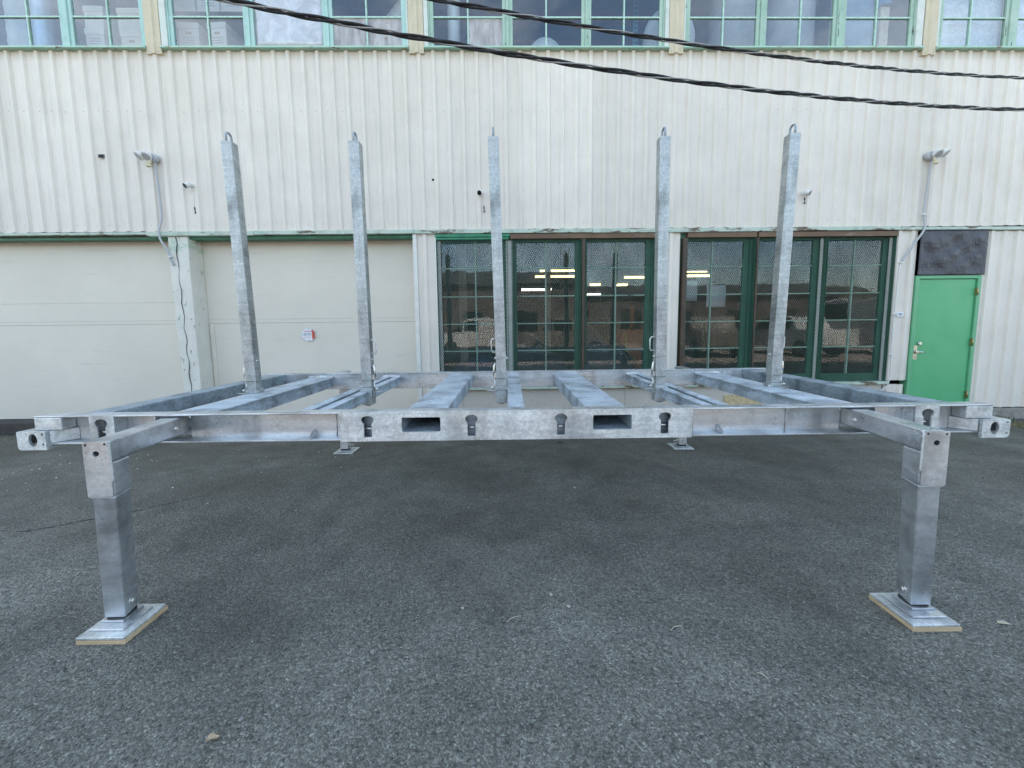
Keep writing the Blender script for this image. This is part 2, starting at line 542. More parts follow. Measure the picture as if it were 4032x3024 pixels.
def asphalt_material():
    t = NT('asphalt')
    P = t.coord(world=True)
    x, y, z = t.sep(P)
    big = t.noise(0.75, 8, 0.68, P)
    med = t.noise(3.4, 6, 0.62, P)
    c = t.ramp(big, [(0.28, (0.116, 0.116, 0.100)), (0.50, (0.194, 0.195, 0.170)), (0.70, (0.278, 0.280, 0.250))])
    c = t.mix(t.ramp(med, [(0.46, 0.0), (0.74, 0.45)]), c, (0.075, 0.080, 0.078))
    # aggregate
    ag = t.voro(150, P)
    agc = t.sep(ag.outputs['Color'])[0]
    c = t.mix(0.55, c, t.ramp(agc, [(0.0, 0.35), (0.6, 1.0), (0.93, 1.7), (1.0, 3.0)]), 'MULTIPLY')
    ag2 = t.voro(75, P)
    a2 = t.sep(ag2.outputs['Color'])[1]
    c = t.mix(0.4, c, t.ramp(a2, [(0.0, 0.55), (0.7, 1.0), (1.0, 1.6)]), 'MULTIPLY')
    pits = t.ramp(t.noise(42, 4, 0.7, P), [(0.36, 0.3), (0.5, 1.0)])
    c = t.mix(0.7, c, pits, 'MULTIPLY')
    # mossy brown along the wall; the ground browns and darkens from the frame back
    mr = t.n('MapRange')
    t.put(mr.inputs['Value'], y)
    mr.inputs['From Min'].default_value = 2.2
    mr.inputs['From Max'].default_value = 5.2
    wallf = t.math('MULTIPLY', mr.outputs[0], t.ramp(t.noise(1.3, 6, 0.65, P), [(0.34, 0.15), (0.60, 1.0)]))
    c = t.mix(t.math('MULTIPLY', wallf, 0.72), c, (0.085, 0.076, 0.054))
    dust = t.ramp(t.noise(0.9, 5, 0.6, t.coord((1, 1.4, 1), (0, 0, 0.4), True)), [(0.50, 0.0), (0.72, 0.45)])
    c = t.mix(dust, c, (0.075, 0.068, 0.058))
    # oil drips and tar patches of their own shape
    drip = t.voro(1.15, P)
    dd = t.math('ADD', drip.outputs['Distance'], t.math('MULTIPLY', t.math('SUBTRACT', t.noise(30, 3, 0.6, P), 0.5), 0.05))
    c = t.mix(t.ramp(dd, [(0.045, 0.85), (0.065, 0.0)]), c, (0.012, 0.011, 0.010))
    h = t.math('ADD', t.math('MULTIPLY', ag2.outputs['Distance'], -0.7),
               t.math('ADD', t.math('MULTIPLY', ag.outputs['Distance'], -0.35), t.math('MULTIPLY', t.noise(28, 6, 0.7, P), 0.8)))
    nrm = t.bump(h, 0.9, 0.015)
    t.bsdf(c, t.ramp(med, [(0.3, 0.62), (0.7, 0.86)]), 0.0, nrm, 0.4)
    return t.m


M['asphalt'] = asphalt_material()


def stone_mat(name, lo, hi):
    t = NT(name)
    g = t.n('NewGeometry').outputs['Random Per Island']
    t.bsdf(t.ramp(g, [(0.0, lo), (1.0, hi)]), 0.75)
    return t.m


M['stone_dark'] = stone_mat('stone_dark', (0.05, 0.052, 0.05), (0.27, 0.27, 0.26))
M['stone_light'] = stone_mat('stone_light', (0.22, 0.22, 0.21), (0.55, 0.54, 0.50))
M['stone_brown'] = stone_mat('stone_brown', (0.04, 0.032, 0.022), (0.22, 0.17, 0.11))
M['flake_white'] = stone_mat('flake_white', (0.5, 0.52, 0.52), (0.75, 0.77, 0.76))


# ------------------------------------------------------------------ geometry helpers
class MB:
    """collects shapes and links them as ONE mesh object"""

    def __init__(self):
        self.v = []
        self.f = []
        self.sm = []

    def raw(self, vs, fs, mat=None, smooth=False):
        o = len(self.v)
        for p in vs:
            p = Vector(p)
            if mat is not None:
                p = mat @ p
            self.v.append(tuple(p))
        for f in fs:
            self.f.append(tuple(i + o for i in f))
            self.sm.append(smooth)
        return self

    def box(self, x0, x1, y0, y1, z0, z1, mat=None):
        vs = [(x0, y0, z0), (x1, y0, z0), (x1, y1, z0), (x0, y1, z0),
              (x0, y0, z1), (x1, y0, z1), (x1, y1, z1), (x0, y1, z1)]
        fs = [(0, 3, 2, 1), (4, 5, 6, 7), (0, 1, 5, 4), (1, 2, 6, 5), (2, 3, 7, 6), (3, 0, 4, 7)]
        return self.raw(vs, fs, mat)

    def hexa(self, b, t):
        """b, t: four corners each (bottom, top), counter-clockwise from above"""
        fs = [(0, 3, 2, 1), (4, 5, 6, 7), (0, 1, 5, 4), (1, 2, 6, 5), (2, 3, 7, 6), (3, 0, 4, 7)]
        return self.raw(list(b) + list(t), fs)

    def prism(self, prof, axis, a0, a1, mat=None, smooth=False):
        """extrude closed profile (2D) along axis: 'x' prof=(y,z); 'y' prof=(x,z); 'z' prof=(x,y)"""
        def mk(p, a):
            return {'x': (a, p[0], p[1]), 'y': (p[0], a, p[1]), 'z': (p[0], p[1], a)}[axis]
        n = len(prof)
        vs = [mk(p, a0) for p in prof] + [mk(p, a1) for p in prof]
        area = sum(prof[i][0] * prof[(i + 1) % n][1] - prof[(i + 1) % n][0] * prof[i][1] for i in range(n))
        fl = (area > 0) ^ (axis == 'y')
        fs = []
        for i in range(n):
            j = (i + 1) % n
            fs.append((i, j, n + j, n + i) if fl else (j, i, n + i, n + j))
        fs.append(tuple(reversed(range(n))) if fl else tuple(range(n)))
        fs.append(tuple(range(n, 2 * n)) if fl else tuple(reversed(range(n, 2 * n))))
        return self.raw(vs, fs, mat, smooth)

    def cyl(self, p0, p1, r0, r1=None, n=16, cap=True):
        r1 = r0 if r1 is None else r1
        p0, p1 = Vector(p0), Vector(p1)
        d = (p1 - p0).normalized()
        a = d.orthogonal().normalized()
        b = d.cross(a)
        vs = []
        for p, r in ((p0, r0), (p1, r1)):
            for i in range(n):
                w = 2 * math.pi * i / n
                vs.append(p + a * (r * math.cos(w)) + b * (r * math.sin(w)))
        o = len(self.v)
        self.raw(vs, [(i, (i + 1) % n, n + (i + 1) % n, n + i) for i in range(n)], None, True)
        if cap:
            self.f.append(tuple(o + i for i in reversed(range(n))))
            self.sm.append(False)
            self.f.append(tuple(o + n + i for i in range(n)))
            self.sm.append(False)
        return self

    def tube(self, pts, r, n=8, cap=True):
        pts = [Vector(p) for p in pts]
        up = None
        o = len(self.v)
        for k, p in enumerate(pts):
            d = (pts[min(k + 1, len(pts) - 1)] - pts[max(k - 1, 0)]).normalized()
            if up is None:
                a = d.orthogonal().normalized()
            else:
                a = (up - d * up.dot(d)).normalized()
            up = a
            b = d.cross(a)
            rr = r[k] if isinstance(r, (list, tuple)) else r
            for i in range(n):
                w = 2 * math.pi * i / n
                self.v.append(tuple(p + a * (rr * math.cos(w)) + b * (rr * math.sin(w))))
        for k in range(len(pts) - 1):
            for i in range(n):
                j = (i + 1) % n
                self.f.append((o + k * n + i, o + k * n + j, o + (k + 1) * n + j, o + (k + 1) * n + i))
                self.sm.append(True)
        if cap:
            self.f.append(tuple(o + i for i in reversed(range(n))))
            self.sm.append(False)
            e = o + (len(pts) - 1) * n
            self.f.append(tuple(e + i for i in range(n)))
            self.sm.append(False)
        return self

    def ball(self, c, r, nu=14, nv=8, sx=1, sy=1, sz=1, half=False):
        c = Vector(c)
        vs = []
        v1 = nv // 2 if half else nv
        for j in range(v1 + 1):
            th = math.pi * j / nv
            for i in range(nu):
                ph = 2 * math.pi * i / nu
                vs.append(c + Vector((sx * r * math.sin(th) * math.cos(ph), sy * r * math.sin(th) * math.sin(ph), sz * r * math.cos(th))))
        fs = []
        for j in range(v1):
            for i in range(nu):
                k = (i + 1) % nu
                fs.append((j * nu + i, (j + 1) * nu + i, (j + 1) * nu + k, j * nu + k))
        return self.raw(vs, fs, None, True)

    def mesh(self, name):
        me = bpy.data.meshes.new(name)
        me.from_pydata(self.v, [], self.f)
        me.polygons.foreach_set('use_smooth', self.sm)
        me.validate()
        me.update()
        return me

    def build(self, name, mat, parent=None, bevel=0.0, seg=2):
        o = bpy.data.objects.new(name, self.mesh(name))
        o.data.materials.append(M[mat] if isinstance(mat, str) else mat)
        COL.objects.link(o)
        if parent is not None:
            o.parent = parent
        if bevel:
            b = o.modifiers.new('bevel', 'BEVEL')
            b.width = bevel
            b.segments = seg
            b.limit_method = 'ANGLE'
            b.angle_limit = RAD(35)
        return o


def empty(name, loc=(0, 0, 0), rz=0.0):
    o = bpy.data.objects.new(name, None)
    o.empty_display_size = 0.2
    COL.objects.link(o)
    o.location = loc
    o.rotation_euler = (0, 0, rz)
    return o


def tag(o, label=None, cat=None, group=None, kind=None):
    if label:
        o['label'] = label
    if cat:
        o['category'] = cat
    if group:
        o['group'] = group
    if kind:
        o['kind'] = kind
    return o


def copy_obj(o, parent=None, name=None):
    c = o.copy()
    COL.objects.link(c)
    c.parent = parent
    return c


def kids(o):
    return list(o.children)


def copy_tree(o, parent=None):
    c = o.copy()
    COL.objects.link(c)
    c.parent = parent
    for ch in kids(o):
        copy_tree(ch, c)
    return c


def curve_mesh(name, loops, thick, bevel=0.0):
    """flat plate with holes in the XZ plane, front face towards -Y at y=0, thickness to +Y"""
    cu = bpy.data.curves.new(name + '_c', 'CURVE')
    cu.dimensions = '2D'
    cu.fill_mode = 'BOTH'
    cu.extrude = thick / 2
    for lp in loops:
        s = cu.splines.new('POLY')
        s.points.add(len(lp) - 1)
        for p, q in zip(s.points, lp):
            p.co = (q[0], q[1], 0, 1)
        s.use_cyclic_u = True
    ob = bpy.data.objects.new(name + '_c', cu)
    COL.objects.link(ob)
    dg = bpy.context.evaluated_depsgraph_get()
    me = bpy.data.meshes.new_from_object(ob.evaluated_get(dg))
    bpy.data.objects.remove(ob)
    bpy.data.curves.remove(cu)
    me.transform(Matrix(((1, 0, 0, 0), (0, 0, -1, thick / 2), (0, 1, 0, 0), (0, 0, 0, 1))))
    me.name = name
    for p in me.polygons:
        p.use_smooth = False
    return me


def plate(name, loops, y, thick, mat, parent, bevel=0.0):
    me = curve_mesh(name, loops, thick)
    me.transform(Matrix.Translation((0, y, 0)))
    me.materials.append(M[mat])
    o = bpy.data.objects.new(name, me)
    COL.objects.link(o)
    o.parent = parent
    return o


def text_mesh(name, body, size, mat, parent, mtx, extrude=0.0008, align='CENTER', bold=0.0):
    cu = bpy.data.curves.new(name + '_t', 'FONT')
    cu.body = body
    cu.size = size
    cu.align_x = align
    cu.extrude = extrude
    cu.offset = bold
    cu.resolution_u = 2
    ob = bpy.data.objects.new(name + '_t', cu)
    COL.objects.link(ob)
    dg = bpy.context.evaluated_depsgraph_get()
    me = bpy.data.meshes.new_from_object(ob.evaluated_get(dg))
    bpy.data.objects.remove(ob)
    bpy.data.curves.remove(cu)
    me.transform(mtx)
    me.materials.clear()
    me.materials.append(M[mat])
    o = bpy.data.objects.new(name, me)
    COL.objects.link(o)
    o.parent = parent
    return o


def rrect(x0, x1, z0, z1, r, n=4):
    out = []
    for cx, cz, a0 in ((x1 - r, z1 - r, 0), (x0 + r, z1 - r, 90), (x0 + r, z0 + r, 180), (x1 - r, z0 + r, 270)):
        for k in range(n + 1):
            a = RAD(a0 + 90 * k / n)
            out.append((cx + r * math.cos(a), cz + r * math.sin(a)))
    return out


def circle(cx, cz, r, n=20, sx=1.0, sz=1.0, rot=0.0):
    out = []
    for k in range(n):
        a = 2 * math.pi * k / n
        x, z = r * sx * math.cos(a), r * sz * math.sin(a)
        out.append((cx + x * math.cos(rot) - z * math.sin(rot), cz + x * math.sin(rot) + z * math.cos(rot)))
    return out


# ------------------------------------------------------------------ ground
def build_ground():
    mb = MB()
    n = 24
    xs = np.linspace(-150, 150, n)
    ys = np.linspace(-150, 150, n)
    vs = [(x, y, 0) for y in ys for x in xs]
    fs = [(j * n + i, j * n + i + 1, (j + 1) * n + i + 1, (j + 1) * n + i) for j in range(n - 1) for i in range(n - 1)]
    mb.raw(vs, fs)
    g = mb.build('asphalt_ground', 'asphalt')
    tag(g, 'dark weathered asphalt yard with loose grit', kind='structure')
    return g


build_ground()


def build_lot():
    t = NT('sandy_gravel')
    P = t.coord(world=True)
    c = t.ramp(t.noise(1.2, 7, 0.65, P), [(0.3, (0.30, 0.235, 0.20)), (0.7, (0.44, 0.355, 0.305))])
    t.bsdf(c, 0.9, 0, t.bump(t.noise(30, 5, 0.7, P), 0.5, 0.02))
    mb = MB()
    mb.raw([(-60, -60, 0.004), (60, -60, 0.004), (60, -3.6, 0.004), (-60, -3.6, 0.004)], [(0, 1, 2, 3)])
    tag(mb.build('gravel_lot', t.m), 'sunlit sandy gravel lot behind the camera', kind='structure')


build_lot()

# ------------------------------------------------------------------ the warehouse (local y=0 is the wall plane, +y inwards)
YW = 5.918
WH = empty('warehouse', (0, YW, 0))
tag(WH, 'two storey warehouse clad in cream ribbed metal with mint green window frames', 'warehouse')
PITCH = 0.2055
RIB0 = -3.929


def siding_sheet(x0, x1, z0, z1, y=0.0, mat='siding', name='siding_sheet', thick=0.0012):
    """ribbed sheet; ribs stand 24 mm proud of the pan"""
    k0 = math.ceil((x0 - RIB0) / PITCH - 0.25)
    pts = [(x0, 0.0)]
    k = k0
    while RIB0 + k * PITCH < x1 + 0.04:
        c = RIB0 + k * PITCH
        for dx, dy in ((-0.038, 0), (-0.022, -0.030), (0.022, -0.030), (0.038, 0)):
            if x0 < c + dx < x1:
                pts.append((c + dx, dy))
            elif c + dx <= x0 and dx < 0.04:
                pass
        k += 1
    pts.append((x1, 0.0))
    # end points must lie on the rib when the sheet is cut in mid rib
    def prof(x):
        kk = round((x - RIB0) / PITCH)
        d = abs(x - (RIB0 + kk * PITCH))
        return -0.030 if d <= 0.022 else (0.0 if d >= 0.038 else -0.030 * (0.038 - d) / 0.016)
    pts[0] = (x0, prof(x0))
    pts[-1] = (x1, prof(x1))
    mb = MB()
    n = len(pts)
    vs = []
    for px, py in pts:
        vs.append((px, y + py, z0))
        vs.append((px, y + py, z1))
    for px, py in pts:
        vs.append((px, y + py + thick, z0))
        vs.append((px, y + py + thick, z1))
    fs = []
    for i in range(n - 1):
        a = 2 * i
        fs.append((a, a + 2, a + 3, a + 1))
        b = 2 * n + 2 * i
        fs.append((b, b + 1, b + 3, b + 2))
        fs.append((a, b, b + 2, a + 2))
        fs.append((a + 1, a + 3, b + 3, b + 1))
    fs.append((0, 1, 2 * n + 1, 2 * n))
    e = 2 * (n - 1)
    fs.append((e, 2 * n + e, 2 * n + e + 1, e + 1))
    mb.raw(vs, fs)
    return mb.build(name, mat, WH)


screw_proto = None


def screw(x, y, z, parent):
    global screw_proto
    if screw_proto is None:
        mb = MB()
        mb.cyl((0, 0, 0), (0, -0.004, 0), 0.008, 0.008, 8)
        mb.cyl((0, -0.004, 0), (0, -0.010, 0), 0.0055, 0.0045, 6)
        screw_proto = mb.build('screw', 'screw_dull', parent)
        s = screw_proto
    else:
        s = copy_obj(screw_proto, parent)
    s.location = (x, y, z)
    s.scale = (0.65, 0.65, 0.65)
    return s


# upper storey cladding: sheets five ribs wide, each lapped over the next
rs = random.Random(3)
x = RIB0 - 5 * PITCH * 5 + 0.012
i = 0
while x < 9.2:
    x1 = x + 5 * PITCH + 0.024
    sh = siding_sheet(x, x1, 3.018 + rs.uniform(-0.006, 0.004), 5.498, -0.0025 * (i % 2), 'siding')
    for k in range(5):
        xr = x + (k + 0.5) * PITCH + rs.uniform(-0.03, 0.03)
        if rs.random() < 0.85:
            screw(xr, -0.0025 * (i % 2), 4.695 + rs.uniform(-0.012, 0.012), sh)
        if rs.random() < 0.85:
            screw(xr + rs.uniform(-0.03, 0.03), -0.0025 * (i % 2), 3.113 + rs.uniform(-0.012, 0.012), sh)
    x += 5 * PITCH
    i += 1
XL = RIB0 - 25 * PITCH
XR = x
# plain wall far to each side (outside the picture), parapet, roof and the other walls
mb = MB()
mb.box(-16, XL + 0.012, 0, 0.2, 0, 9.2)
mb.box(XR + 0.02, 16, 0, 0.2, 0, 9.2)
mb.box(XL + 0.012, XR + 0.02, 0, 0.2, 6.86, 9.2)
mb.box(-16, -15.8, 0.2, 14, 0, 9.0)
mb.box(15.8, 16, 0.2, 14, 0, 9.0)
mb.box(-16, 16, 14, 14.2, 0, 9.2)
mb.build('outer_wall', 'siding_low', WH)
mb = MB()
mb.box(-15.8, 15.8, 0.2, 14, 8.7, 8.9)
mb.build('roof', 'concrete', WH)
# backing behind the cladding
mb = MB()
mb.box(XL, XR, 0.02, 0.10, 3.06, 5.49)
mb.build('sheathing', 'interior_dark', WH)

# rooms behind the windows
mb = MB()
mb.box(-15.6, 15.6, 0.30, 6.0, 4.60, 4.70)          # upper floor slab
mb.build('upper_floor', 'interior_floor', WH)
mb = MB()
mb.box(-15.6, 15.6, 6.0, 6.1, 4.70, 8.6)
mb.build('upper_back_wall', 'interior_upper', WH)
mb = MB()
mb.box(-15.6, 15.6, 0.30, 6.0, 7.30, 7.36)
mb.build('upper_ceiling', 'interior_upper', WH)
for k in range(6):
    mb = MB()
    mb.box(-15.4, 15.4, 0.9 + k * 0.75, 0.98 + k * 0.75, 7.08, 7.30)
    mb.build('ceiling_joist', 'joist_red', WH)
mb = MB()
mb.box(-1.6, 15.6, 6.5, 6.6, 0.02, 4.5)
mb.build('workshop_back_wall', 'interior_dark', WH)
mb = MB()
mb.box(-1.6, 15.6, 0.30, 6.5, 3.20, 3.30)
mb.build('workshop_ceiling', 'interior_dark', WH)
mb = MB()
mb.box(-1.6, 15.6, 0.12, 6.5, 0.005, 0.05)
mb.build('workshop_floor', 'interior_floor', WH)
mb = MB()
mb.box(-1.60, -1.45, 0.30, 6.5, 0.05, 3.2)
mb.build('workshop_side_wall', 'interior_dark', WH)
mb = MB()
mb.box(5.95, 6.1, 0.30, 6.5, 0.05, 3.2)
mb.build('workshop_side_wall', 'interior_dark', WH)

# ---- cream pilasters between the upper windows
for px0, px1, zb in ((-5.055, -4.85, 5.445), (-1.385, -1.176, 5.452), (2.329, 2.535, 5.45), (6.032, 6.224, 5.43)):
    w = px1 - px0
    c = (px0 + px1) / 2
    pts = [(px0, 0.0), (px0, -0.035), (c - 0.036, -0.035), (c - 0.022, -0.055), (c + 0.022, -0.055),
           (c + 0.036, -0.035), (px1, -0.035), (px1, 0.0)]
    mb = MB()
    mb.prism(pts, 'z', zb, 6.86)
    p = mb.build('pilaster', 'cream_pilaster', WH)
    for dx in (-0.065, 0.065):
        screw(c + dx, -0.035, zb + 0.03, p)
mb = MB()
mb.prism([(-8.93, 0), (-8.93, -0.035), (-8.72, -0.035), (-8.72, 0)], 'z', 5.45, 6.86)
mb.build('pilaster', 'cream_pilaster', WH)

# ---- upper windows
PZ = [(5.577, 5.946), (5.966, 6.335), (6.355, 6.724)]


def upper_window(x0, x1, sashes, fmat, special={}):
    w = empty('window', (0, 0, 0))
    w.parent = WH
    # frame: sill in pieces that look like one weathered board, side trims, mullions, head
    mb = MB()
    mb.prism([(-0.075, 5.503), (-0.075, 5.522), (-0.03, 5.548), (0.09, 5.548), (0.09, 5.503)], 'x', x0, x1)
    mb.build('sill', 'mint_flaky', w, 0.003)
    l0, r1 = sashes[0][0], sashes[-1][1]
    for b_ in ((x0, l0 - 0.075, -0.030, 0.09, 5.549, 6.86), (r1 + 0.075, x1, -0.030, 0.09, 5.549, 6.86),
               (l0 - 0.074, r1 + 0.074, -0.030, 0.09, 6.79, 6.86)):
        MB().box(*b_).build('trim', 'white_flaky', w, 0.003)
    for a, b in zip(sashes[:-1], sashes[1:]):
        MB().box(a[1] + 0.052, b[0] - 0.052, -0.018, 0.09, 5.549, 6.788).build('mullion', fmat, w, 0.003)
    for xa_, xb_ in ((l0 - 0.073, l0 - 0.052), (r1 + 0.052, r1 + 0.073)):
        MB().box(xa_, xb_, -0.012, 0.09, 5.549, 6.788).build('side_stop', fmat, w, 0.003)
    for si, (l, r, m) in enumerate(sashes):
        mb = MB()
        mb.box(l - 0.050, l, 0.0, 0.045, 5.549, 6.786)
        mb.box(r, r + 0.050, 0.0, 0.045, 5.549, 6.786)
        mb.box(l + 0.0005, r - 0.0005, 0.0, 0.045, 5.549, 5.577)
        mb.box(l + 0.0005, r - 0.0005, 0.0, 0.045, 6.724, 6.786)
        mb.build('sash', fmat, w, 0.002)
        sp = special.get(si)
        if sp == 'sheet':
            continue
        mb = MB()
        mb.box(m - 0.010, m + 0.010, 0.003, 0.040, 5.578, 6.723)
        for z in (5.946, 6.335):
            mb.box(l + 0.001, m - 0.011, 0.003, 0.040, z, z + 0.020)
            mb.box(m + 0.011, r - 0.001, 0.003, 0.040, z, z + 0.020)
        mb.build('muntin', 'muntin_mint', w)
        for (pa, pb) in ((l, m - 0.010), (m + 0.010, r)):
            for ri, (z0, z1) in enumerate(PZ):
                mat = 'glass_upper'
                if sp == 'board_all' and ri == 0:
                    mat = 'weathered_board'
                if sp == 'board_right' and ri == 0 and pa > l:
                    mat = 'weathered_board'
                mb = MB()
                mb.box(pa + 0.0005, pb - 0.0005, 0.020, 0.024, z0 + 0.0005, z1 - 0.0005)
                mb.build('pane', mat, w)
    return w


upper_window(-8.71, -5.061, [(-8.30, -7.35, -7.83), (-7.16, -6.243, -6.69), (-6.068, -5.142, -5.583)], 'teal_frame')
upper_window(-4.845, -1.39, [(-4.683, -3.707, -4.201), (-3.565, -2.601, -3.09), (-2.458, -1.487, -1.98)], 'teal_frame',
             {1: 'sheet', 2: 'board_all'})
upper_window(-1.171, 2.325, [(-1.036, -0.057, -0.547), (0.089, 1.074, 0.569), (1.213, 2.194, 1.686)], 'sage_frame', {0: 'board_right'})
upper_window(2.54, 6.02, [(2.636, 3.599, 3.117), (3.748, 4.717, 4.243), (4.904, 5.842, 5.353)], 'sage_frame')
upper_window(6.23, 9.25, [(6.331, 7.258, 6.747), (7.448, 8.36, 7.90)], 'sage_frame')
# silver insulation sheet filling the middle sash of the second window
n = 16
mb = MB()
rs = random.Random(11)
vs = []
for j in range(n + 1):
    for i in range(n + 1):
        vs.append((-3.565 + 0.964 * i / n, 0.02 + rs.uniform(-0.006, 0.006), 5.578 + 1.145 * j / n))
fs = [(j * (n + 1) + i, j * (n + 1) + i + 1, (j + 1) * (n + 1) + i + 1, (j + 1) * (n + 1) + i) for j in range(n) for i in range(n)]
mb.raw(vs, fs, None, True)
o = mb.build('insulation_sheet', 'foil_sheet', WH)
s = o.modifiers.new('thick', 'SOLIDIFY')
s.thickness = 0.006

# ---- ledge over the ground floor
rs = random.Random(5)
xx = -8.9
for L in (1.3, 1.05, 1.25, 1.55, 1.35, 1.0, 1.45, 1.2, 1.5, 1.3, 1.15, 0.72, 1.4, 1.6):
    x1 = xx + L
    if xx > 8.9:
        break
    dz = rs.uniform(-0.006, 0.004)
    zt = 3.012 if x1 < 5.95 else 2.998
    mb = MB()
    if x1 < -5.2:
        mb.box(xx, x1 - 0.004, -0.030 + rs.uniform(-.006, .006), 0.10, 2.975 + dz, zt + dz * 0.3)
    else:
        mb.box(xx, x1 - 0.004, -0.052 + rs.uniform(-.004, .004), 0.10, 2.955 + dz, zt + dz * 0.3)
    mb.build('ledge_board', 'mint_ledge', WH, 0.004)
    xx = x1

# ---- garage bays on the left: recessed sectional panels, steel header, timber pillar
mb = MB()
mb.box(-8.9, -5.03, 0.05, 0.20, 2.925, 2.954)
mb.box(-4.735, -1.432, 0.02, 0.20, 2.912, 2.954)
mb.build('steel_header', 'green_steel', WH)
for (bx0, bx1) in ((-9.6, -4.90), (-4.898, -1.41)):
    zs = [(0.19, 1.670), (1.673, 1.724), (1.7255, 2.0055), (2.007, 3.05)]
    if bx0 > -5:
        zs = [(0.19, 1.670), (1.673, 1.731), (1.7325, 3.05)]
    for a, b in zs:
        mb = MB()
        mb.box(bx0, bx1, 0.26, 0.30, a, b)
        mb.build('door_panel', 'cream_panel', WH, 0.0015)
mb = MB()
mb.box(-9.6, -1.41, 0.30, 0.34, 0.0, 3.06)
mb.build('door_backing', 'dark_hole', WH)
mb = MB()
mb.box(-9.6, -1.41, 0.285, 0.50, 0.0, 0.06)
mb.build('door_threshold', 'dark_base', WH)
# pillar
mb = MB()
seg = 9
rs = random.Random(2)
pr = []
for k in range(seg + 1):
    z = 0.0 + 2.95 * k / seg
    j = [rs.uniform(-0.006, 0.006) for _ in range(4)]
    pr.append([(-5.03 + 0.05 * (1 - k / seg) + j[0], -0.02 + j[1], z), (-4.735 + j[2], -0.02 + j[3], z), (-4.735 + j[2], 0.258, z), (-5.03 + j[0], 0.258, z)])
vs = [p for r in pr for p in r]
fs = []
for k in range(seg):
    for a in range(4):
        b = (a + 1) % 4
        fs.append((4 * k + a, 4 * k + b, 4 * k + 4 + b, 4 * k + 4 + a))
fs += [(3, 2, 1, 0), (4 * seg, 4 * seg + 1, 4 * seg + 2, 4 * seg + 3)]
mb.raw(vs, fs)
mb.build('pillar', 'pillar_paint', WH, 0.008)
# the long drying crack in the pillar
mb = MB()
pts = []
for k in range(26):
    z = 2.94 - 2.4 * k / 25
    pts.append((-4.905 + 0.012 * math.sin(k * 1.7) + rs.uniform(-0.004, 0.004) + 0.03 * (k / 25), z))
for k in range(25):
    (xa, za), (xb, zb) = pts[k], pts[k + 1]
    wa = 0.0016 + 0.0014 * abs(math.sin(k * 0.7))
    mb.raw([(xa - wa, -0.0275, za), (xb - wa, -0.0275, zb), (xb + wa, -0.0275, zb), (xa + wa, -0.0275, za),
            (xa - wa, -0.015, za), (xb - wa, -0.015, zb), (xb + wa, -0.015, zb), (xa + wa, -0.015, za)],
           [(0, 1, 2, 3), (4, 7, 6, 5), (0, 4, 5, 1), (3, 2, 6, 7)])
mb.build('pillar_crack', 'dark_hole', WH)
mb = MB()
mb.box(-4.715, -4.655, 0.243, 0.259, 0.2, 1.63)
t_ = mb.build('corner_trim', 'cream_panel', WH, 0.002)
for z in (1.5, 1.1, 0.75):
    screw(-4.685, 0.243, z, t_)

# white post and ribbed strip between the bay and the first window
mb = MB()
mb.box(-1.432, -1.372, -0.03, 0.26, 0.19, 2.953)
mb.build('trim_post', 'trim_white', WH, 0.004)
siding_sheet(-1.370, -1.105, 0.19, 2.953, -0.004, 'siding_low')
siding_sheet(2.375, 2.585, 0.66, 2.953, -0.004, 'siding_low')
siding_sheet(5.900, 6.232, 0.66, 2.953, -0.004, 'siding_low')
siding_sheet(5.880, 6.205, 0.19, 0.598, 0.0, 'siding_low')
xa = 7.275
for k in range(2):
    sh = siding_sheet(xa, xa + 5 * PITCH + 0.02, 0.205, 2.94, -0.003 * k, 'siding_low')
    for q in range(5):
        for z in (0.42, 2.83, 1.52):
            if rs.random() < 0.7:
                screw(xa + 0.06 + q * PITCH, -0.003 * k, z + rs.uniform(-.01, .01), sh)
    xa += 5 * PITCH
# flat painted boards under the windows
xb = -1.36
for w_ in (0.62, 0.78, 0.90, 0.85, 0.40, 1.25, 0.98, 1.22, 0.6):
    x1 = min(xb + w_, 5.878)
    mb = MB()
    mb.box(xb + 0.002, x1 - 0.002, 0.01, 0.05, 0.19, 0.602)
    mb.build('wall_board', 'stained_board', WH, 0.002)
    xb = x1
    if xb > 5.86:
        break
mb = MB()
mb.box(3.36, 3.95, -0.012, 0.008, 0.20, 0.46)
mb.build('plywood_patch', 'osb', WH)
mb = MB()
mb.box(-1.36, 5.9, 0.052, 0.11, 0.0, 0.62)
mb.build('wall_backing', 'interior_dark', WH)
# foundation
mb = MB()
mb.box(-9.6, -1.40, -0.01, 0.283, 0.0, 0.185)
mb.build('foundation', 'dark_base', WH, 0.01)
mb = MB()
mb.box(-1.398, 9.4, -0.025, 0.12, 0.0, 0.188)
mb.build('foundation', 'concrete', WH, 0.012)


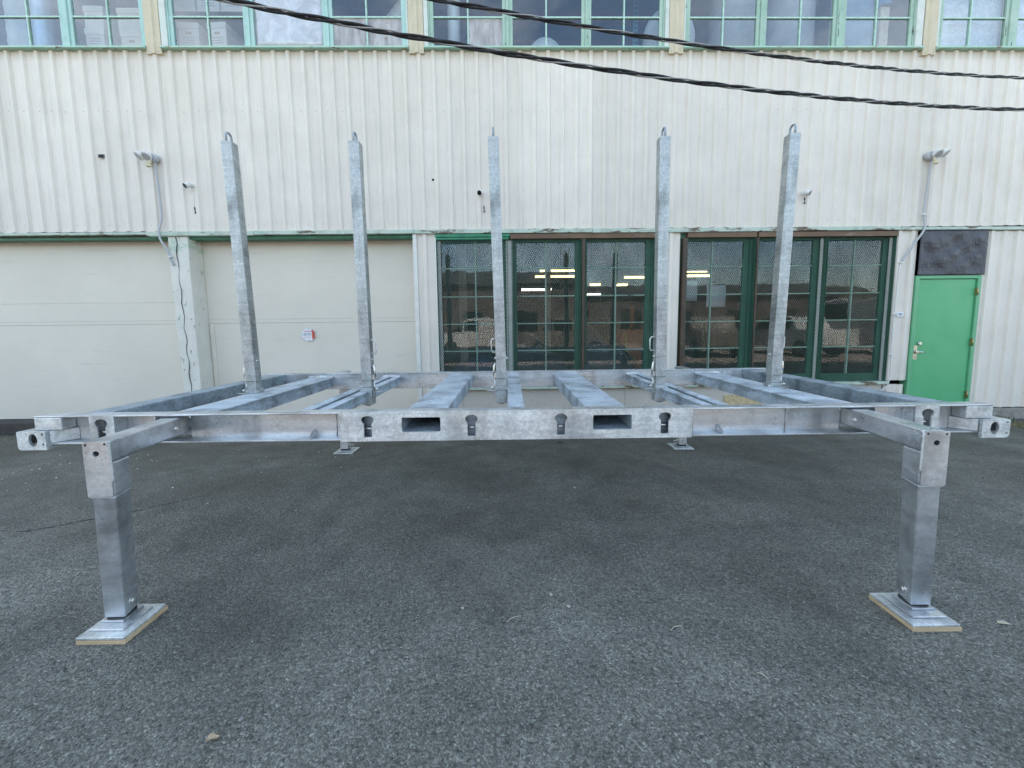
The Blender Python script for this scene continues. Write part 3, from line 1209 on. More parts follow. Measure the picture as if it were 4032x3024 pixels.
# ---- meshed workshop windows
def mesh_screen_mesh(w, h, dx=0.0315, dz=0.055, sw=0.0048):
    """expanded metal: diamonds made of twisted flat strands"""
    mb = MB()
    nx = int(round(w / dx))
    nz = int(round(h / dz))
    dx = w / nx
    dz = h / nz
    for j in range(2 * nz):
        z0, z1 = j * dz / 2, (j + 1) * dz / 2
        for i in range(nx):
            xc = (i + 0.5) * dx
            if j % 2 == 0:
                a, b = ((xc, z0), (xc - dx / 2, z1)), ((xc, z0), (xc + dx / 2, z1))
            else:
                a, b = ((xc - dx / 2, z0), (xc, z1)), ((xc + dx / 2, z0), (xc, z1))
            for (p, q) in (a, b):
                s = sw / 2
                mb.raw([(p[0] - s, 0.0, p[1]), (p[0] + s, 0.003, p[1]), (q[0] + s, 0.003, q[1]), (q[0] - s, 0.0, q[1]),
                        (p[0] - s, -0.0018, p[1]), (p[0] + s, 0.0012, p[1]), (q[0] + s, 0.0012, q[1]), (q[0] - s, -0.0018, q[1])],
                       [(4, 5, 6, 7), (0, 3, 2, 1), (0, 4, 7, 3), (1, 2, 6, 5)])
    return mb.mesh('mesh_screen')


SCREEN = mesh_screen_mesh(1.0, 2.2)
SCREEN.materials.append(M['green_mesh'])


def low_window(units, x0, x1, open_header=False):
    """units: (mesh x0, mesh x1, glass x0, glass x1, muntin)"""
    w = empty('window', (0, 0, 0))
    w.parent = WH
    D = 0.06
    zb, zt = 0.775, 2.838
    rows = [2.455, 2.033, 1.615, 1.196]
    mb = MB()
    mb.box(x0, x1, -0.06, 0.16, 0.605, 0.650)
    mb.build('sill', 'mint_ledge', w, 0.004)
    for xa_, xb_ in [(x0, units[0][2] - 0.083), (units[-1][3] + 0.083, x1)] + [(a[3] + 0.083, b[2] - 0.083) for a, b in zip(units[:-1], units[1:])]:
        if xb_ - xa_ > 0.004:
            MB().box(xa_, xb_, D - 0.02, D + 0.12, 0.652, 2.86).build('mullion', 'green_frame', w, 0.002)
    MB().box(x0, x1, D - 0.025, D + 0.12, 2.869, 2.953).build('head', 'green_frame', w, 0.004)
    for ui, (m0, m1, l, r, m) in enumerate(units):
        mb = MB()
        mb.box(l - 0.082, l, D, D + 0.05, 0.652, 2.868)
        mb.box(r, r + 0.082, D, D + 0.05, 0.652, 2.868)
        mb.box(l + 0.0005, r - 0.0005, D, D + 0.05, 0.652, zb)
        mb.box(l + 0.0005, r - 0.0005, D, D + 0.05, zt, 2.868)
        mb.build('sash', 'green_frame', w, 0.003)
        mb = MB()
        mb.box(m - 0.010, m + 0.010, D + 0.005, D + 0.04, zb + 0.0005, zt - 0.0005)
        for z in rows:
            mb.box(l + 0.001, m - 0.011, D + 0.005, D + 0.04, z - 0.009, z + 0.009)
            mb.box(m + 0.011, r - 0.001, D + 0.005, D + 0.04, z - 0.009, z + 0.009)
        mb.build('muntin', 'sage_frame', w)
        zz = [zb] + sorted(rows) + [zt]
        for (pa, pb) in ((l, m - 0.010), (m + 0.010, r)):
            for z0, z1 in zip(zz[:-1], zz[1:]):
                mb = MB()
                mb.box(pa + 0.0005, pb - 0.0005, D + 0.020, D + 0.024, z0 + 0.0095, z1 - 0.0095)
                mb.build('pane', 'glass', w)
        # screen on stand-off strips in front of the sash
        sc = bpy.data.objects.new('mesh_screen', SCREEN)
        COL.objects.link(sc)
        sc.parent = w
        sc.location = (m0, -0.034, 0.665)
        sc.scale = (m1 - m0, 1, (2.862 - 0.665) / 2.2)
        sc['kind'] = 'stuff'
        for xa_, xb_ in ((m0 - 0.002, m0 + 0.004), (m1 - 0.004, m1 + 0.002)):
            MB().box(xa_, xb_, -0.030, 0.0275, 0.655, 2.868).build('screen_batten', 'green_frame', w)
    return w


W1u = [(-1.085, -0.022, -1.035, -0.13, -0.515), (0.040, 1.085, 0.115, 1.005, 0.558), (1.150, 2.215, 1.190, 2.09, 1.636)]
W2u = [(2.690, 3.735, 2.705, 3.600, 3.120), (3.775, 4.815, 3.835, 4.68, 4.25), (4.84, 5.885, 4.915, 5.770, 5.335)]
low_window(W1u, -1.10, 2.37)
low_window(W2u, 2.59, 5.925)
# timber battens between the screens and the bare wood header
for bx0, bx1, mt in ((1.095, 1.140, 'brown_wood'), (2.620, 2.684, 'brown_wood'),
                     (3.742, 3.768, 'brown_wood'), (2.222, 2.262, 'green_frame')):
    mb = MB()
    mb.box(bx0, bx1, -0.045, 0.035, 0.655, 2.862)
    mb.build('batten', mt, WH, 0.003)
for bx0, bx1 in ((0.02, 2.30), (2.69, 3.74), (3.76, 5.90)):
    mb = MB()
    mb.box(bx0, bx1 - 0.006, -0.040, 0.034, 2.872, 2.945)
    mb.build('header_board', 'header_wood', WH, 0.003)
mb = MB()
mb.box(-1.10, 0.012, -0.042, 0.034, 2.905, 2.948)
mb.box(-1.09, -0.005, -0.030, 0.034, 2.868, 2.900)
mb.build('header_board', 'green_head', WH, 0.003)
# left edge of the first window frame, cream side board
mb = MB()
mb.box(-1.104, -1.088, -0.035, 0.039, 0.655, 2.950)
mb.build('side_trim', 'trim_white', WH)
for bx0, bx1 in ((-1.087, -1.030), (-0.048, 0.052), (4.770, 4.845), (5.840, 5.922)):
    MB().box(bx0, bx1, 0.028, 0.0395, 0.655, 2.862).build('side_trim', 'trim_white', WH)

# ---- green personnel door
mb = MB()
mb.box(6.240, 6.296, -0.030, 0.10, 0.02, 2.278)
mb.box(7.212, 7.268, -0.030, 0.10, 0.02, 2.278)
mb.box(6.2965, 7.2115, -0.030, 0.10, 2.228, 2.278)
mb.build('door_frame', 'door_frame_green', WH, 0.004)
mb = MB()
mb.box(6.302, 7.206, -0.006, 0.038, 0.03, 2.222)
DOOR = mb.build('door', 'door_green', WH, 0.003)
mb = MB()
mb.box(6.302, 7.206, 0.06, 0.10, 0.0, 2.28)
mb.build('door_stop', 'dark_hole', WH)
for z in (2.03, 1.25, 0.42):
    mb = MB()
    mb.box(7.200, 7.222, -0.040, -0.008, z - 0.055, z + 0.055)
    mb.cyl((7.209, -0.040, z - 0.058), (7.209, -0.040, z + 0.058), 0.009, None, 10)
    mb.build('hinge', 'brass', DOOR)
mb = MB()
mb.box(6.312, 6.372, -0.014, -0.007, 0.985, 1.205)
mb.build('lock_plate', 'lock_plate', DOOR, 0.003)
mb = MB()
mb.cyl((6.345, -0.010, 1.105), (6.345, -0.055, 1.105), 0.026, 0.022, 16)
mb.tube([(6.345, -0.055, 1.105), (6.39, -0.060, 1.104), (6.45, -0.055, 1.100)], [0.013, 0.012, 0.010], 10)
mb.build('handle', 'nickel', DOOR)
mb = MB()
mb.cyl((6.392, -0.006, 1.235), (6.392, -0.032, 1.235), 0.030, 0.024, 18)
mb.cyl((6.392, -0.032, 1.235), (6.392, -0.038, 1.235), 0.018, 0.016, 14)
mb.build('deadbolt', 'nickel', DOOR)
mb = MB()
mb.cyl((6.343, -0.013, 1.02), (6.343, -0.020, 1.02), 0.008, None, 10)
mb.build('keyhole_cover', 'grey_box', DOOR)
# black tarp over the transom
mb = MB()
nx, nz = 40, 26
rs = random.Random(9)
vs = []
for j in range(nz + 1):
    for i in range(nx + 1):
        u, v = i / nx, j / nz
        d = 0.012 * math.sin(9 * u + 5 * v * v) + 0.010 * math.sin(14 * v - 6 * u + 2 * math.sin(5 * u)) + 0.006 * math.sin(23 * u + 11 * v)
        d *= min(1.0, 7 * u, 7 * (1 - u)) * min(1.0, 6 * v, 6 * (1 - v))
        vs.append((6.243 + 1.043 * u, -0.042 + d, 2.281 + 0.665 * v))
fs = [(j * (nx + 1) + i, j * (nx + 1) + i + 1, (j + 1) * (nx + 1) + i + 1, (j + 1) * (nx + 1) + i) for j in range(nz) for i in range(nx)]
mb.raw(vs, fs, None, True)
o = mb.build('transom_tarp', 'black_tarp', WH)
s = o.modifiers.new('thick', 'SOLIDIFY')
s.thickness = 0.004

# small fittings that belong to the wall
mb = MB()
mb.box(-5.885, -5.790, -0.036, -0.024, 4.052, 4.100)
v_ = mb.build('vent_plate', 'grey_box', WH, 0.003)
mb = MB()
mb.box(-5.868, -5.806, -0.0375, -0.0365, 4.062, 4.090)
mb.build('louvre', 'dark_hole', v_)
mb = MB()
mb.cyl((-1.107, 0.004, 3.735), (-1.107, -0.003, 3.735), 0.018, None, 16)
mb.build('drilled_hole', 'dark_hole', WH)
rotm = Matrix(((1, 0, 0, 0), (0, 0, -1, 0), (0, 1, 0, 0), (0, 0, 0, 1)))   # text XY -> wall XZ facing -Y
mk = Matrix.Translation((-5.60, -0.0035, 3.20)) @ rotm @ Matrix.Rotation(RAD(84), 4, 'Z')
text_mesh('chalk_mark', '2Sk', 0.105, 'chalk', WH, mk, 0.0004, 'LEFT')


# ------------------------------------------------------------------ things fixed to the wall
def wall_thing(name, x, z, label, cat, group=None, y=-0.0):
    o = empty(name, (x, YW + y, z))
    return tag(o, label, cat, group)


def flood_light(x, z, flip, label):
    t = wall_thing('flood_light', x, z, label, 'flood light', 'twin flood lights on the cladding')
    s = -1 if flip else 1
    mb = MB()
    mb.cyl((0, -0.024, 0), (0, -0.085, 0), 0.062, 0.058, 18)
    mb.build('mounting_box', 'plastic_grey', t, 0.004)
    for hx, hz, d in ((-0.10 * s, 0.0, (-0.38 * s, -0.62, -0.72)), (0.0, -0.005, (-0.05 * s, -0.70, -0.70))):
        d = Vector(d).normalized()
        c = Vector((hx * 1.0 - 0.02 * s, -0.13, hz + 0.01))
        mb = MB()
        mb.cyl(Vector((0, -0.08, 0)), c - d * 0.03, 0.014, None, 8)
        mb.cyl(c - d * 0.045, c - d * 0.01, 0.030, 0.060, 18)
        mb.cyl(c - d * 0.01, c + d * 0.03, 0.060, 0.064, 18)
        h = mb.build('lamp_head', 'plastic_white', t)
        mb = MB()
        mb.cyl(c + d * 0.0302, c + d * 0.034, 0.048, 0.046, 18)
        mb.build('lens', 'lens_grey', h)
    mb = MB()
    mb.cyl((-0.01 * s, -0.10, -0.03), (-0.015 * s, -0.115, -0.105), 0.020, 0.017, 12)
    mb.ball((-0.02 * s, -0.125, -0.125), 0.034, 14, 8, 1.1, 1.0, 0.7)
    mb.build('motion_sensor', 'sensor_cream', t)
    return t


flood_light(-5.085, 4.03, False, 'twin white flood light above the timber pillar on the left')
flood_light(6.262, 4.02, True, 'twin white flood light above the green door')


def conduit(name, pts, r, label, mat='plastic_grey', clips=()):
    mb = MB()
    P = []
    for a, b in zip(pts[:-1], pts[1:]):
        for k in range(5):
            P.append(tuple(a[q] + (b[q] - a[q]) * k / 5 for q in range(3)))
    P.append(pts[-1])
    P2 = [Vector(p) for p in P]
    for _ in range(2):
        P2 = [P2[0]] + [(P2[k - 1] + P2[k] * 2 + P2[k + 1]) / 4 for k in range(1, len(P2) - 1)] + [P2[-1]]
    root = empty(name, (pts[0][0], YW, pts[0][2]))
    off = Vector((pts[0][0], 0, pts[0][2]))
    mb.tube([p - off for p in P2], r, 10)
    mb.build('pipe', mat, root)
    for cx, cz, cy in clips:
        mb = MB()
        mb.box(-0.035, 0.035, cy - r - 0.004, cy + r + 0.002, -0.009, 0.009, Matrix.Translation((cx - off.x, 0, cz - off.z)))
        mb.build('clip', 'plastic_white', root, 0.003)
    return tag(root, label, 'conduit')


conduit('conduit', [(-5.075, -0.05, 3.98), (-5.062, -0.045, 3.55), (-5.052, -0.045, 3.19), (-5.10, -0.075, 3.02), (-5.085, -0.08, 2.90), (-5.00, -0.055, 2.72), (-4.985, -0.045, 2.60), (-4.955, -0.035, 2.53)],
        0.0145, 'grey conduit from the left flood light down onto the timber pillar', clips=((-4.99, 2.65, -0.05),))
conduit('conduit', [(6.285, -0.05, 3.95), (6.262, -0.045, 3.50), (6.245, -0.045, 3.17), (6.272, -0.06, 3.03), (6.24, -0.08, 2.93), (6.10, -0.05, 2.70), (5.965, -0.04, 2.47)],
        0.0145, 'grey conduit from the right flood light bending toward the window', clips=((6.245, 3.18, -0.05), (5.965, 2.475, -0.045)))
conduit('cable', [(5.955, -0.045, 2.45), (5.93, -0.045, 1.9), (5.925, -0.045, 1.2), (5.95, -0.045, 0.75), (5.90, -0.05, 0.56), (5.80, -0.04, 0.50)],
        0.007, 'thin white cable down the right edge of the meshed window', 'plastic_white', clips=((5.925, 1.70, -0.045), (5.93, 1.07, -0.045)))


def security_camera(x, z, d, label, tail):
    t = wall_thing('security_camera', x, z, label, 'camera', 'small white security cameras on the cladding')
    d = Vector(d).normalized()
    mb = MB()
    mb.cyl((0, -0.024, 0.0), (0, -0.040, 0.0), 0.030, 0.026, 14)
    mb.cyl((0, -0.040, 0.0), Vector((0, -0.075, 0.0)), 0.011, None, 8)
    mb.build('mount', 'plastic_white', t)
    c = Vector((0, -0.085, 0))
    mb = MB()
    mb.cyl(c - d * 0.030, c + d * 0.050, 0.026, 0.040, 16)
    body = mb.build('body', 'plastic_white', t)
    mb = MB()
    mb.cyl(c + d * 0.0505, c + d * 0.054, 0.034, 0.033, 16)
    mb.build('lens', 'lens_black', body)
    mb = MB()
    mb.tube([(0.02, -0.03, -0.02), (0.03, -0.028, -0.10), (0.03, -0.028, -0.16)] if not tail else [(0.03, -0.03, -0.02)] + tail, 0.0035, 6)
    mb.build('lead', 'plastic_white', t)
    mb = MB()
    e = Vector(tail[-1] if tail else (0.03, -0.028, -0.16))
    mb.cyl(e, e + Vector((0.004, 0, -0.045)), 0.009, 0.008, 8)
    mb.cyl(e + Vector((0.005, 0, -0.055)), e + Vector((0.006, 0, -0.09)), 0.009, 0.008, 8)
    mb.build('connector', 'lens_black', t)
    return t


security_camera(-4.606, 3.657, (-0.42, -0.72, -0.55), 'white security camera left of the leftmost stake post', [(0.03, -0.028, -0.12), (0.02, -0.028, -0.30)])
security_camera(-0.400, 3.526, (-0.40, -0.75, -0.40), 'white security camera just left of the middle stake post', [(0.045, -0.028, -0.09), (0.035, -0.028, -0.18)])
security_camera(4.410, 3.500, (0.62, -0.65, -0.40), 'white security camera just right of the rightmost stake post', [(0.02, -0.028, -0.06)])

# octagonal warning sign on the garage panel
SG = tag(empty('warning_sign', (-3.185, YW + 0.255, 1.480)), 'octagonal white and red warning sign on the cream garage panel', 'sign')


def octagon(r, sx=1.0):
    return [(r * sx * math.cos(RAD(22.5 + 45 * k)), r * math.sin(RAD(22.5 + 45 * k))) for k in range(8)]


plate('backing', [octagon(0.112, 1.06)], -0.008, 0.010, 'sign_rim', SG)
plate('face', [octagon(0.104, 1.06)], -0.0105, 0.0022, 'sign_white', SG)
oc = octagon(0.1035, 1.06)
redpoly = [(0.052, 0.096), (0.066, 0.080), oc[0], oc[7], (0.060, -0.078), (0.056, -0.05)]
redpoly = [(0.050, 0.088), (0.1005, 0.0396), (0.1005, -0.0396), (0.064, -0.078), (0.055, -0.07), (0.052, -0.02), (0.051, 0.04)]
plate('red_panel', [redpoly], -0.0118, 0.001, 'sign_red', SG)


def sign_text(body, x, z, size, mat, parent, bold=0.0, align='CENTER', y=-0.0112):
    return text_mesh('lettering', body, size, mat, parent, Matrix.Translation((x, y, z)) @ rotm, 0.0003, align, bold)


sign_text('WARNING', -0.012, 0.046, 0.026, 'sign_pink', SG, 0.0006)
sign_text('PROJECT HOUR', -0.022, 0.010, 0.016, 'sign_navy', SG, 0.0005)
sign_text('CLOSED MONDAY', -0.026, -0.010, 0.016, 'sign_navy', SG, 0.0005)
sign_text('(206) 763-21', -0.020, -0.046, 0.020, 'sign_pink', SG, 0.0002)
mb = MB()
mb.box(-0.055, 0.045, -0.0112, -0.0106, 0.032, 0.034)
mb.build('rule_line', 'sign_navy', SG)
mb = MB()
mb.cyl((0, -0.010, 0.093), (0, -0.016, 0.093), 0.005, None, 8)
mb.cyl((0.005, -0.010, -0.093), (0.005, -0.016, -0.093), 0.005, None, 8)
mb.build('screw', 'grey_box', SG)
# small placard beside the door
PL = tag(empty('placard', (6.037, YW - 0.026, 1.690)), 'small white placard on the cladding between window and green door', 'placard')
mb = MB()
mb.box(-0.052, 0.052, -0.004, 0.0, -0.036, 0.036)
mb.build('plate', 'sign_white', PL, 0.002)
mb = MB()
mb.box(-0.030, 0.030, -0.0048, -0.0042, 0.010, 0.018)
mb.box(-0.034, 0.034, -0.0048, -0.0042, -0.004, 0.004)
mb.box(-0.026, 0.026, -0.0048, -0.0042, -0.018, -0.011)
mb.build('lettering', 'sign_navy', PL)


# ------------------------------------------------------------------ things behind the upper windows (world coordinates)
def storage_box(x, y, z, w, d, h, label, rot=0.0, mat='box_card', lid=True, mark='hole'):
    t = tag(empty('storage_box', (x, y, z), rot), label, 'box', 'cardboard archive boxes behind the upper windows')
    mb = MB()
    mb.box(-w / 2, w / 2, 0, d, 0, h - 0.001)
    mb.build('carton', mat, t, 0.004)
    if lid:
        mb = MB()
        mb.box(-w / 2 - 0.008, w / 2 + 0.008, -0.008, d + 0.008, h - 0.075, h + 0.006)
        mb.build('lid', mat, t, 0.004)
    if mark == 'hole':
        mb = MB()
        mb.prism(rrect(-0.045, 0.045, h * 0.60 - 0.016, h * 0.60 + 0.016, 0.015), 'y', -0.0016, -0.0003)
        mb.build('hand_hole', 'cardboard', t)
    if mark in ('form', 'hole'):
        mb = MB()
        zz0 = h * 0.42 if mark == 'hole' else h * 0.62
        for k in range(3):
            mb.box(-w * 0.30, w * 0.30, -0.0016, -0.0003, zz0 - 0.035 * k - 0.006, zz0 - 0.035 * k)
        mb.build('printed_lines', 'ink', t)
    return t


YB = YW + 0.32
storage_box(-6.09, YB, 5.675, 0.255, 0.36, 0.345, 'lower box of the left stack behind the leftmost window', 0.05, mark='form')
storage_box(-6.08, YB, 6.028, 0.265, 0.36, 0.300, 'upper box of the left stack behind the leftmost window', 0.02, mark='none')
storage_box(-5.60, YB + 0.05, 5.675, 0.31, 0.36, 0.345, 'lower box of the right stack behind the leftmost window', 0.04, 'box_card_warm')
storage_box(-5.62, YB + 0.05, 6.028, 0.32, 0.36, 0.310, 'upper box of the right stack behind the leftmost window', 0.0, 'box_card_warm', mark='none')
mb = MB()
mb.box(-6.9, -5.3, YB - 0.02, YB + 0.6, 5.635, 5.673)
tag(mb.build('storage_shelf', 'stud_wood'), 'wooden shelf board carrying the box stacks behind the leftmost window', 'shelf')
SH = tag(empty('storage_shelf', (-4.3, YB, 5.3)), 'steel shelf unit with boxes behind the second upper window', 'shelf')
mb = MB()
mb.box(-0.75, 0.75, -0.02, 0.6, 0.92, 0.945)
mb.build('board', 'interior_dark', SH)
mb = MB()
mb.box(-0.75, 0.75, -0.02, 0.6, 0.43, 0.455)
mb.build('board', 'interior_dark', SH)
storage_box(-4.72, YB, 5.756, 0.285, 0.36, 0.35, 'left box on the lower shelf behind the second upper window', 0.06)
storage_box(-4.30, YB, 5.756, 0.285, 0.36, 0.35, 'right box on the lower shelf behind the second upper window', -0.08)
storage_box(-4.76, YB, 6.246, 0.34, 0.36, 0.27, 'left box on the top shelf behind the second upper window', 0, mark='none')
storage_box(-4.40, YB, 6.246, 0.33, 0.36, 0.27, 'middle box on the top shelf behind the second upper window', 0, mark='form')
storage_box(-4.05, YB, 6.246, 0.33, 0.36, 0.27, 'right box on the top shelf behind the second upper window', 0, mark='form')


def one(name, mb, mat, label, cat, group=None, kind=None):
    return tag(mb.build(name, mat), label, cat, group, kind)


def ring_duct(p0, p1, r, n=40, m=20):
    mb = MB()
    p0, p1 = Vector(p0), Vector(p1)
    mb.tube([p0 + (p1 - p0) * (k / n) for k in range(n + 1)], [r * (1 + 0.035 * (k % 2)) for k in range(n + 1)], m)
    return mb


one('ventilation_duct', ring_duct((-7.34, YW + 0.55, 5.0), (-7.34, YW + 0.55, 7.0), 0.19, 24, 24), 'duct_white', 'fat white duct behind the leftmost window beside the blue duct', 'duct')
one('ventilation_duct', ring_duct((-6.93, YW + 0.42, 5.0), (-6.93, YW + 0.42, 7.0), 0.115, 24, 24), 'duct_blue', 'bluish duct behind the leftmost window beside the box stacks', 'duct')
one('ventilation_duct', ring_duct((-2.2, YW + 0.9, 6.0), (-1.4, YW + 0.7, 6.75), 0.17, 24, 20), 'duct_white', 'slanting grey flexible duct behind the second upper window', 'duct')
one('ventilation_duct', ring_duct((-0.787, YW + 0.35, 5.0), (-0.787, YW + 0.35, 7.0), 0.092, 24, 24), 'duct_white', 'slim white wrapped pipe behind the third upper window', 'duct')
mb = MB()
mb.ball((0.60, YW + 0.52, 5.60), 0.32, 24, 14, 1.0, 0.8, 1.30, True)
SHD = tag(mb.build('paper_lampshade', 'fabric_white'), 'white domed shade with pink rim behind the third upper window', 'lampshade')
mb = MB()
mb.cyl((0.66, YW + 0.245, 5.575), (0.66, YW + 0.262, 5.60), 0.14, 0.13, 20)
mb.build('rim', 'pink_trim', SHD)
mb = MB()
mb.ball((2.50, YW + 0.42, 5.93), 0.44, 22, 14, 0.9, 0.6, 1.05)
one('cloth_bundle', mb, 'fabric_white', 'white cloth bundle at right edge of the third upper window', 'bundle')
mb = MB()
mb.box(2.09, 2.17, YW + 0.85, YW + 0.88, 4.7, 7.2)
UP = tag(mb.build('rack_upright', 'steel_blue'), 'blue perforated rack upright behind the third upper window', 'rack upright')
mb = MB()
for k in range(26):
    mb.box(2.112, 2.122, YW + 0.845, YW + 0.8495, 5.2 + k * 0.075, 5.235 + k * 0.075)
    mb.box(2.138, 2.148, YW + 0.845, YW + 0.8495, 5.2 + k * 0.075, 5.235 + k * 0.075)
mb.build('slot_row', 'dark_hole', UP)


def hanging_sheet(x0, x1, y, z0, z1, amp, seed, nx=30, nz=14):
    mb = MB()
    vs = []
    for j in range(nz + 1):
        for i in range(nx + 1):
            u, v = i / nx, j / nz
            d = amp * (math.sin(seed + 11 * u + 2 * math.sin(3 * v)) + 0.5 * math.sin(seed * 2 + 23 * u - 4 * v))
            vs.append((x0 + (x1 - x0) * u, y + d, z0 + (z1 - z0) * v))
    fs = [(j * (nx + 1) + i, j * (nx + 1) + i + 1, (j + 1) * (nx + 1) + i + 1, (j + 1) * (nx + 1) + i) for j in range(nz) for i in range(nx)]
    mb.raw(vs, fs, None, True)
    return mb


mb = MB()
mb.cyl((3.62, YW + 0.62, 5.2), (3.62, YW + 0.62, 7.1), 0.36, None, 40)
one('fabric_roll', mb, 'cloth_grey', 'pale grey fabric roll standing behind the first mullion of the fourth upper window', 'roll')
mb = MB()
mb.cyl((4.48, YW + 0.64, 5.2), (4.48, YW + 0.64, 7.1), 0.37, None, 40)
one('fabric_roll', mb, 'cloth_grey', 'pale grey fabric roll standing behind the middle sash of the fourth upper window', 'roll')


def solid(o, t=0.003):
    s = o.modifiers.new('thick', 'SOLIDIFY')
    s.thickness = t
    return o


solid(one('plastic_sheet', hanging_sheet(4.85, 5.72, YW + 0.22, 5.40, 6.8, 0.012, 1.0), 'poly_blue', 'blue plastic sheet hanging behind the right sash of the fourth upper window', 'plastic sheet'))
mb = MB()
mb.box(5.50, 5.63, YW + 0.10, YW + 0.14, 5.4, 6.18)
one('timber_stud', mb, 'stud_wood', 'short timber stud behind the right sash of the fourth upper window', 'timber')
mb = MB()
mb.cyl((5.57, YW + 0.14, 6.20), (5.57, YW + 0.14, 6.62), 0.085, 0.08, 20)
mb.cyl((5.57, YW + 0.14, 6.62), (5.57, YW + 0.14, 6.70), 0.03, 0.03, 14)
BT = tag(mb.build('bottle', 'bottle_blue'), 'blue bottle on the timber stud in the fourth upper window', 'bottle')
mb = MB()
mb.box(5.50, 5.64, YW + 0.06, YW + 0.22, 6.182, 6.198)
mb.build('base', 'lens_black', BT)
solid(one('insulation_blanket', hanging_sheet(6.30, 7.30, YW + 0.10, 5.45, 6.8, 0.015, 3.3, 44, 30), 'foil_crumpled', 'crumpled silver insulation behind the left sash of the rightmost upper window', 'insulation'))
solid(one('insulation_blanket', hanging_sheet(7.40, 8.40, YW + 0.10, 5.45, 6.8, 0.015, 5.1, 44, 30), 'foil_crumpled', 'crumpled silver insulation behind the cut off sash at the right picture edge', 'insulation'))
solid(one('insulation_blanket', hanging_sheet(-1.03, -0.56, YW + 1.6, 5.3, 6.9, 0.03, 2.1), 'interior_upper', 'dark sheet hanging deep behind the white pipe of the third upper window', 'sheet'))

# ------------------------------------------------------------------ things inside the workshop
def tube_lamp(x, y, z, L, mat, label, ry=0.0):
    t = tag(empty('fluorescent_lamp', (x, y, z), ry), label, 'fluorescent lamp', 'lit fluorescent lamps in the workshop')
    mb = MB()
    mb.box(-L / 2, L / 2, -0.07, 0.07, 0.032, 0.085)
    mb.build('housing', 'plastic_white', t)
    for dy in (-0.04, 0.04):
        mb = MB()
        mb.cyl((-L / 2 + 0.02, dy, 0.012), (L / 2 - 0.02, dy, 0.012), 0.019, None, 10)
        mb.build('tube', mat, t)
    return t


tube_lamp(0.66, 9.0, 2.40, 0.72, 'tube_white', 'bright white lit tube lamp low behind the middle sash of the left window')
tube_lamp(1.13, 9.2, 2.72, 1.00, 'tube_yellow', 'yellow lit tube lamp high behind the middle sash of the left window')
tube_lamp(1.35, 10.4, 3.02, 1.0, 'tube_yellow', 'dim yellow tube lamp farthest back behind the middle sash')
tube_lamp(2.02, 9.0, 2.50, 0.26, 'tube_yellow', 'short lit lamp left of the muntin behind the third meshed sash')
tube_lamp(2.65, 9.0, 2.49, 0.26, 'tube_yellow', 'short lit lamp right of the muntin behind the third meshed sash')
tube_lamp(2.95, 9.0, 2.66, 0.52, 'tube_yellow', 'yellow lit tube lamp high behind the third meshed sash')
tube_lamp(1.99, 9.0, 2.27, 0.33, 'tube_white', 'lowest white lit lamp behind the third meshed sash')
tube_lamp(4.38, 9.0, 2.68, 0.68, 'tube_yellow', 'yellow lit tube lamp behind the left sash of the right meshed window')
tube_lamp(4.85, 10.6, 2.98, 1.2, 'tube_yellow', 'thin distant lit lamp behind the left sash of the right meshed window')


def tarp_pile(x, y, w, d, h, mat, label, seed):
    mb = MB()
    n = 14
    rs_ = random.Random(seed)
    vs = []
    for j in range(n + 1):
        for i in range(n + 1):
            u, v = i / n, j / n
            e = min(1, 6 * min(u, 1 - u)) * min(1, 6 * min(v, 1 - v))
            z = 0.052 + h * (e ** 0.5) * (0.72 + 0.28 * math.sin(2.5 + seed + 4 * u) * math.cos(3 * v + seed)) + rs_.uniform(-0.02, 0.02) * e
            vs.append((x + (u - .5) * w, y + v * d, z))
    fs = [(j * (n + 1) + i, j * (n + 1) + i + 1, (j + 1) * (n + 1) + i + 1, (j + 1) * (n + 1) + i) for j in range(n) for i in range(n)]
    mb.raw(vs, fs, None, True)
    return one('tarp_covered_pile', mb, mat, label, 'covered pile')


tarp_pile(1.65, 6.4, 1.2, 1.0, 1.55, 'black_tarp', 'black tarp covered pile behind the third meshed sash', 1)
tarp_pile(0.55, 6.6, 1.2, 1.2, 1.40, 'black_tarp', 'dark tarp covered pile behind the second meshed sash', 4)
tarp_pile(-0.6, 6.7, 1.0, 1.0, 1.15, 'crate_blue', 'low dark blue covered pile behind the first meshed sash', 6)
tarp_pile(3.1, 6.5, 1.0, 1.0, 1.12, 'crate_blue', 'low covered pile behind the fourth meshed sash', 8)
mb = MB()
mb.box(0.80, 0.90, 8.2, 8.3, 0.05, 3.2)
one('timber_post', mb, 'stud_wood', 'timber post inside the workshop behind the second meshed sash', 'post')
mb = MB()
mb.box(-0.92, -0.78, 7.2, 7.3, 0.05, 3.2)
one('timber_post', mb, 'stud_wood', 'timber post inside the workshop behind the first meshed sash', 'post')
mb = MB()
mb.hexa([(2.0, 6.9, 1.25), (2.5, 6.9, 1.25), (2.5, 7.3, 1.25), (2.0, 7.3, 1.25)], [(2.05, 6.95, 1.50), (2.45, 6.95, 1.50), (2.45, 7.25, 1.50), (2.05, 7.25, 1.50)])
mb.box(2.1, 2.4, 6.95, 7.2, 0.05, 1.25)
mb.cyl((2.2, 6.9, 1.5), (2.2, 6.9, 1.9), 0.05, 0.03, 10)
one('bench_machine', mb, 'tool_orange', 'orange machine inside the workshop behind the third meshed sash', 'machine')
mb = MB()
mb.tube([(1.95, 6.75, 0.8), (2.05, 6.7, 1.1), (2.02, 6.7, 1.45)], 0.022, 8)
mb.tube([(2.05, 6.7, 1.1), (2.2, 6.7, 0.95)], 0.022, 8)
one('lifting_hook', mb, 'tool_yellow', 'yellow hook frame inside the workshop behind the third meshed sash', 'hook')
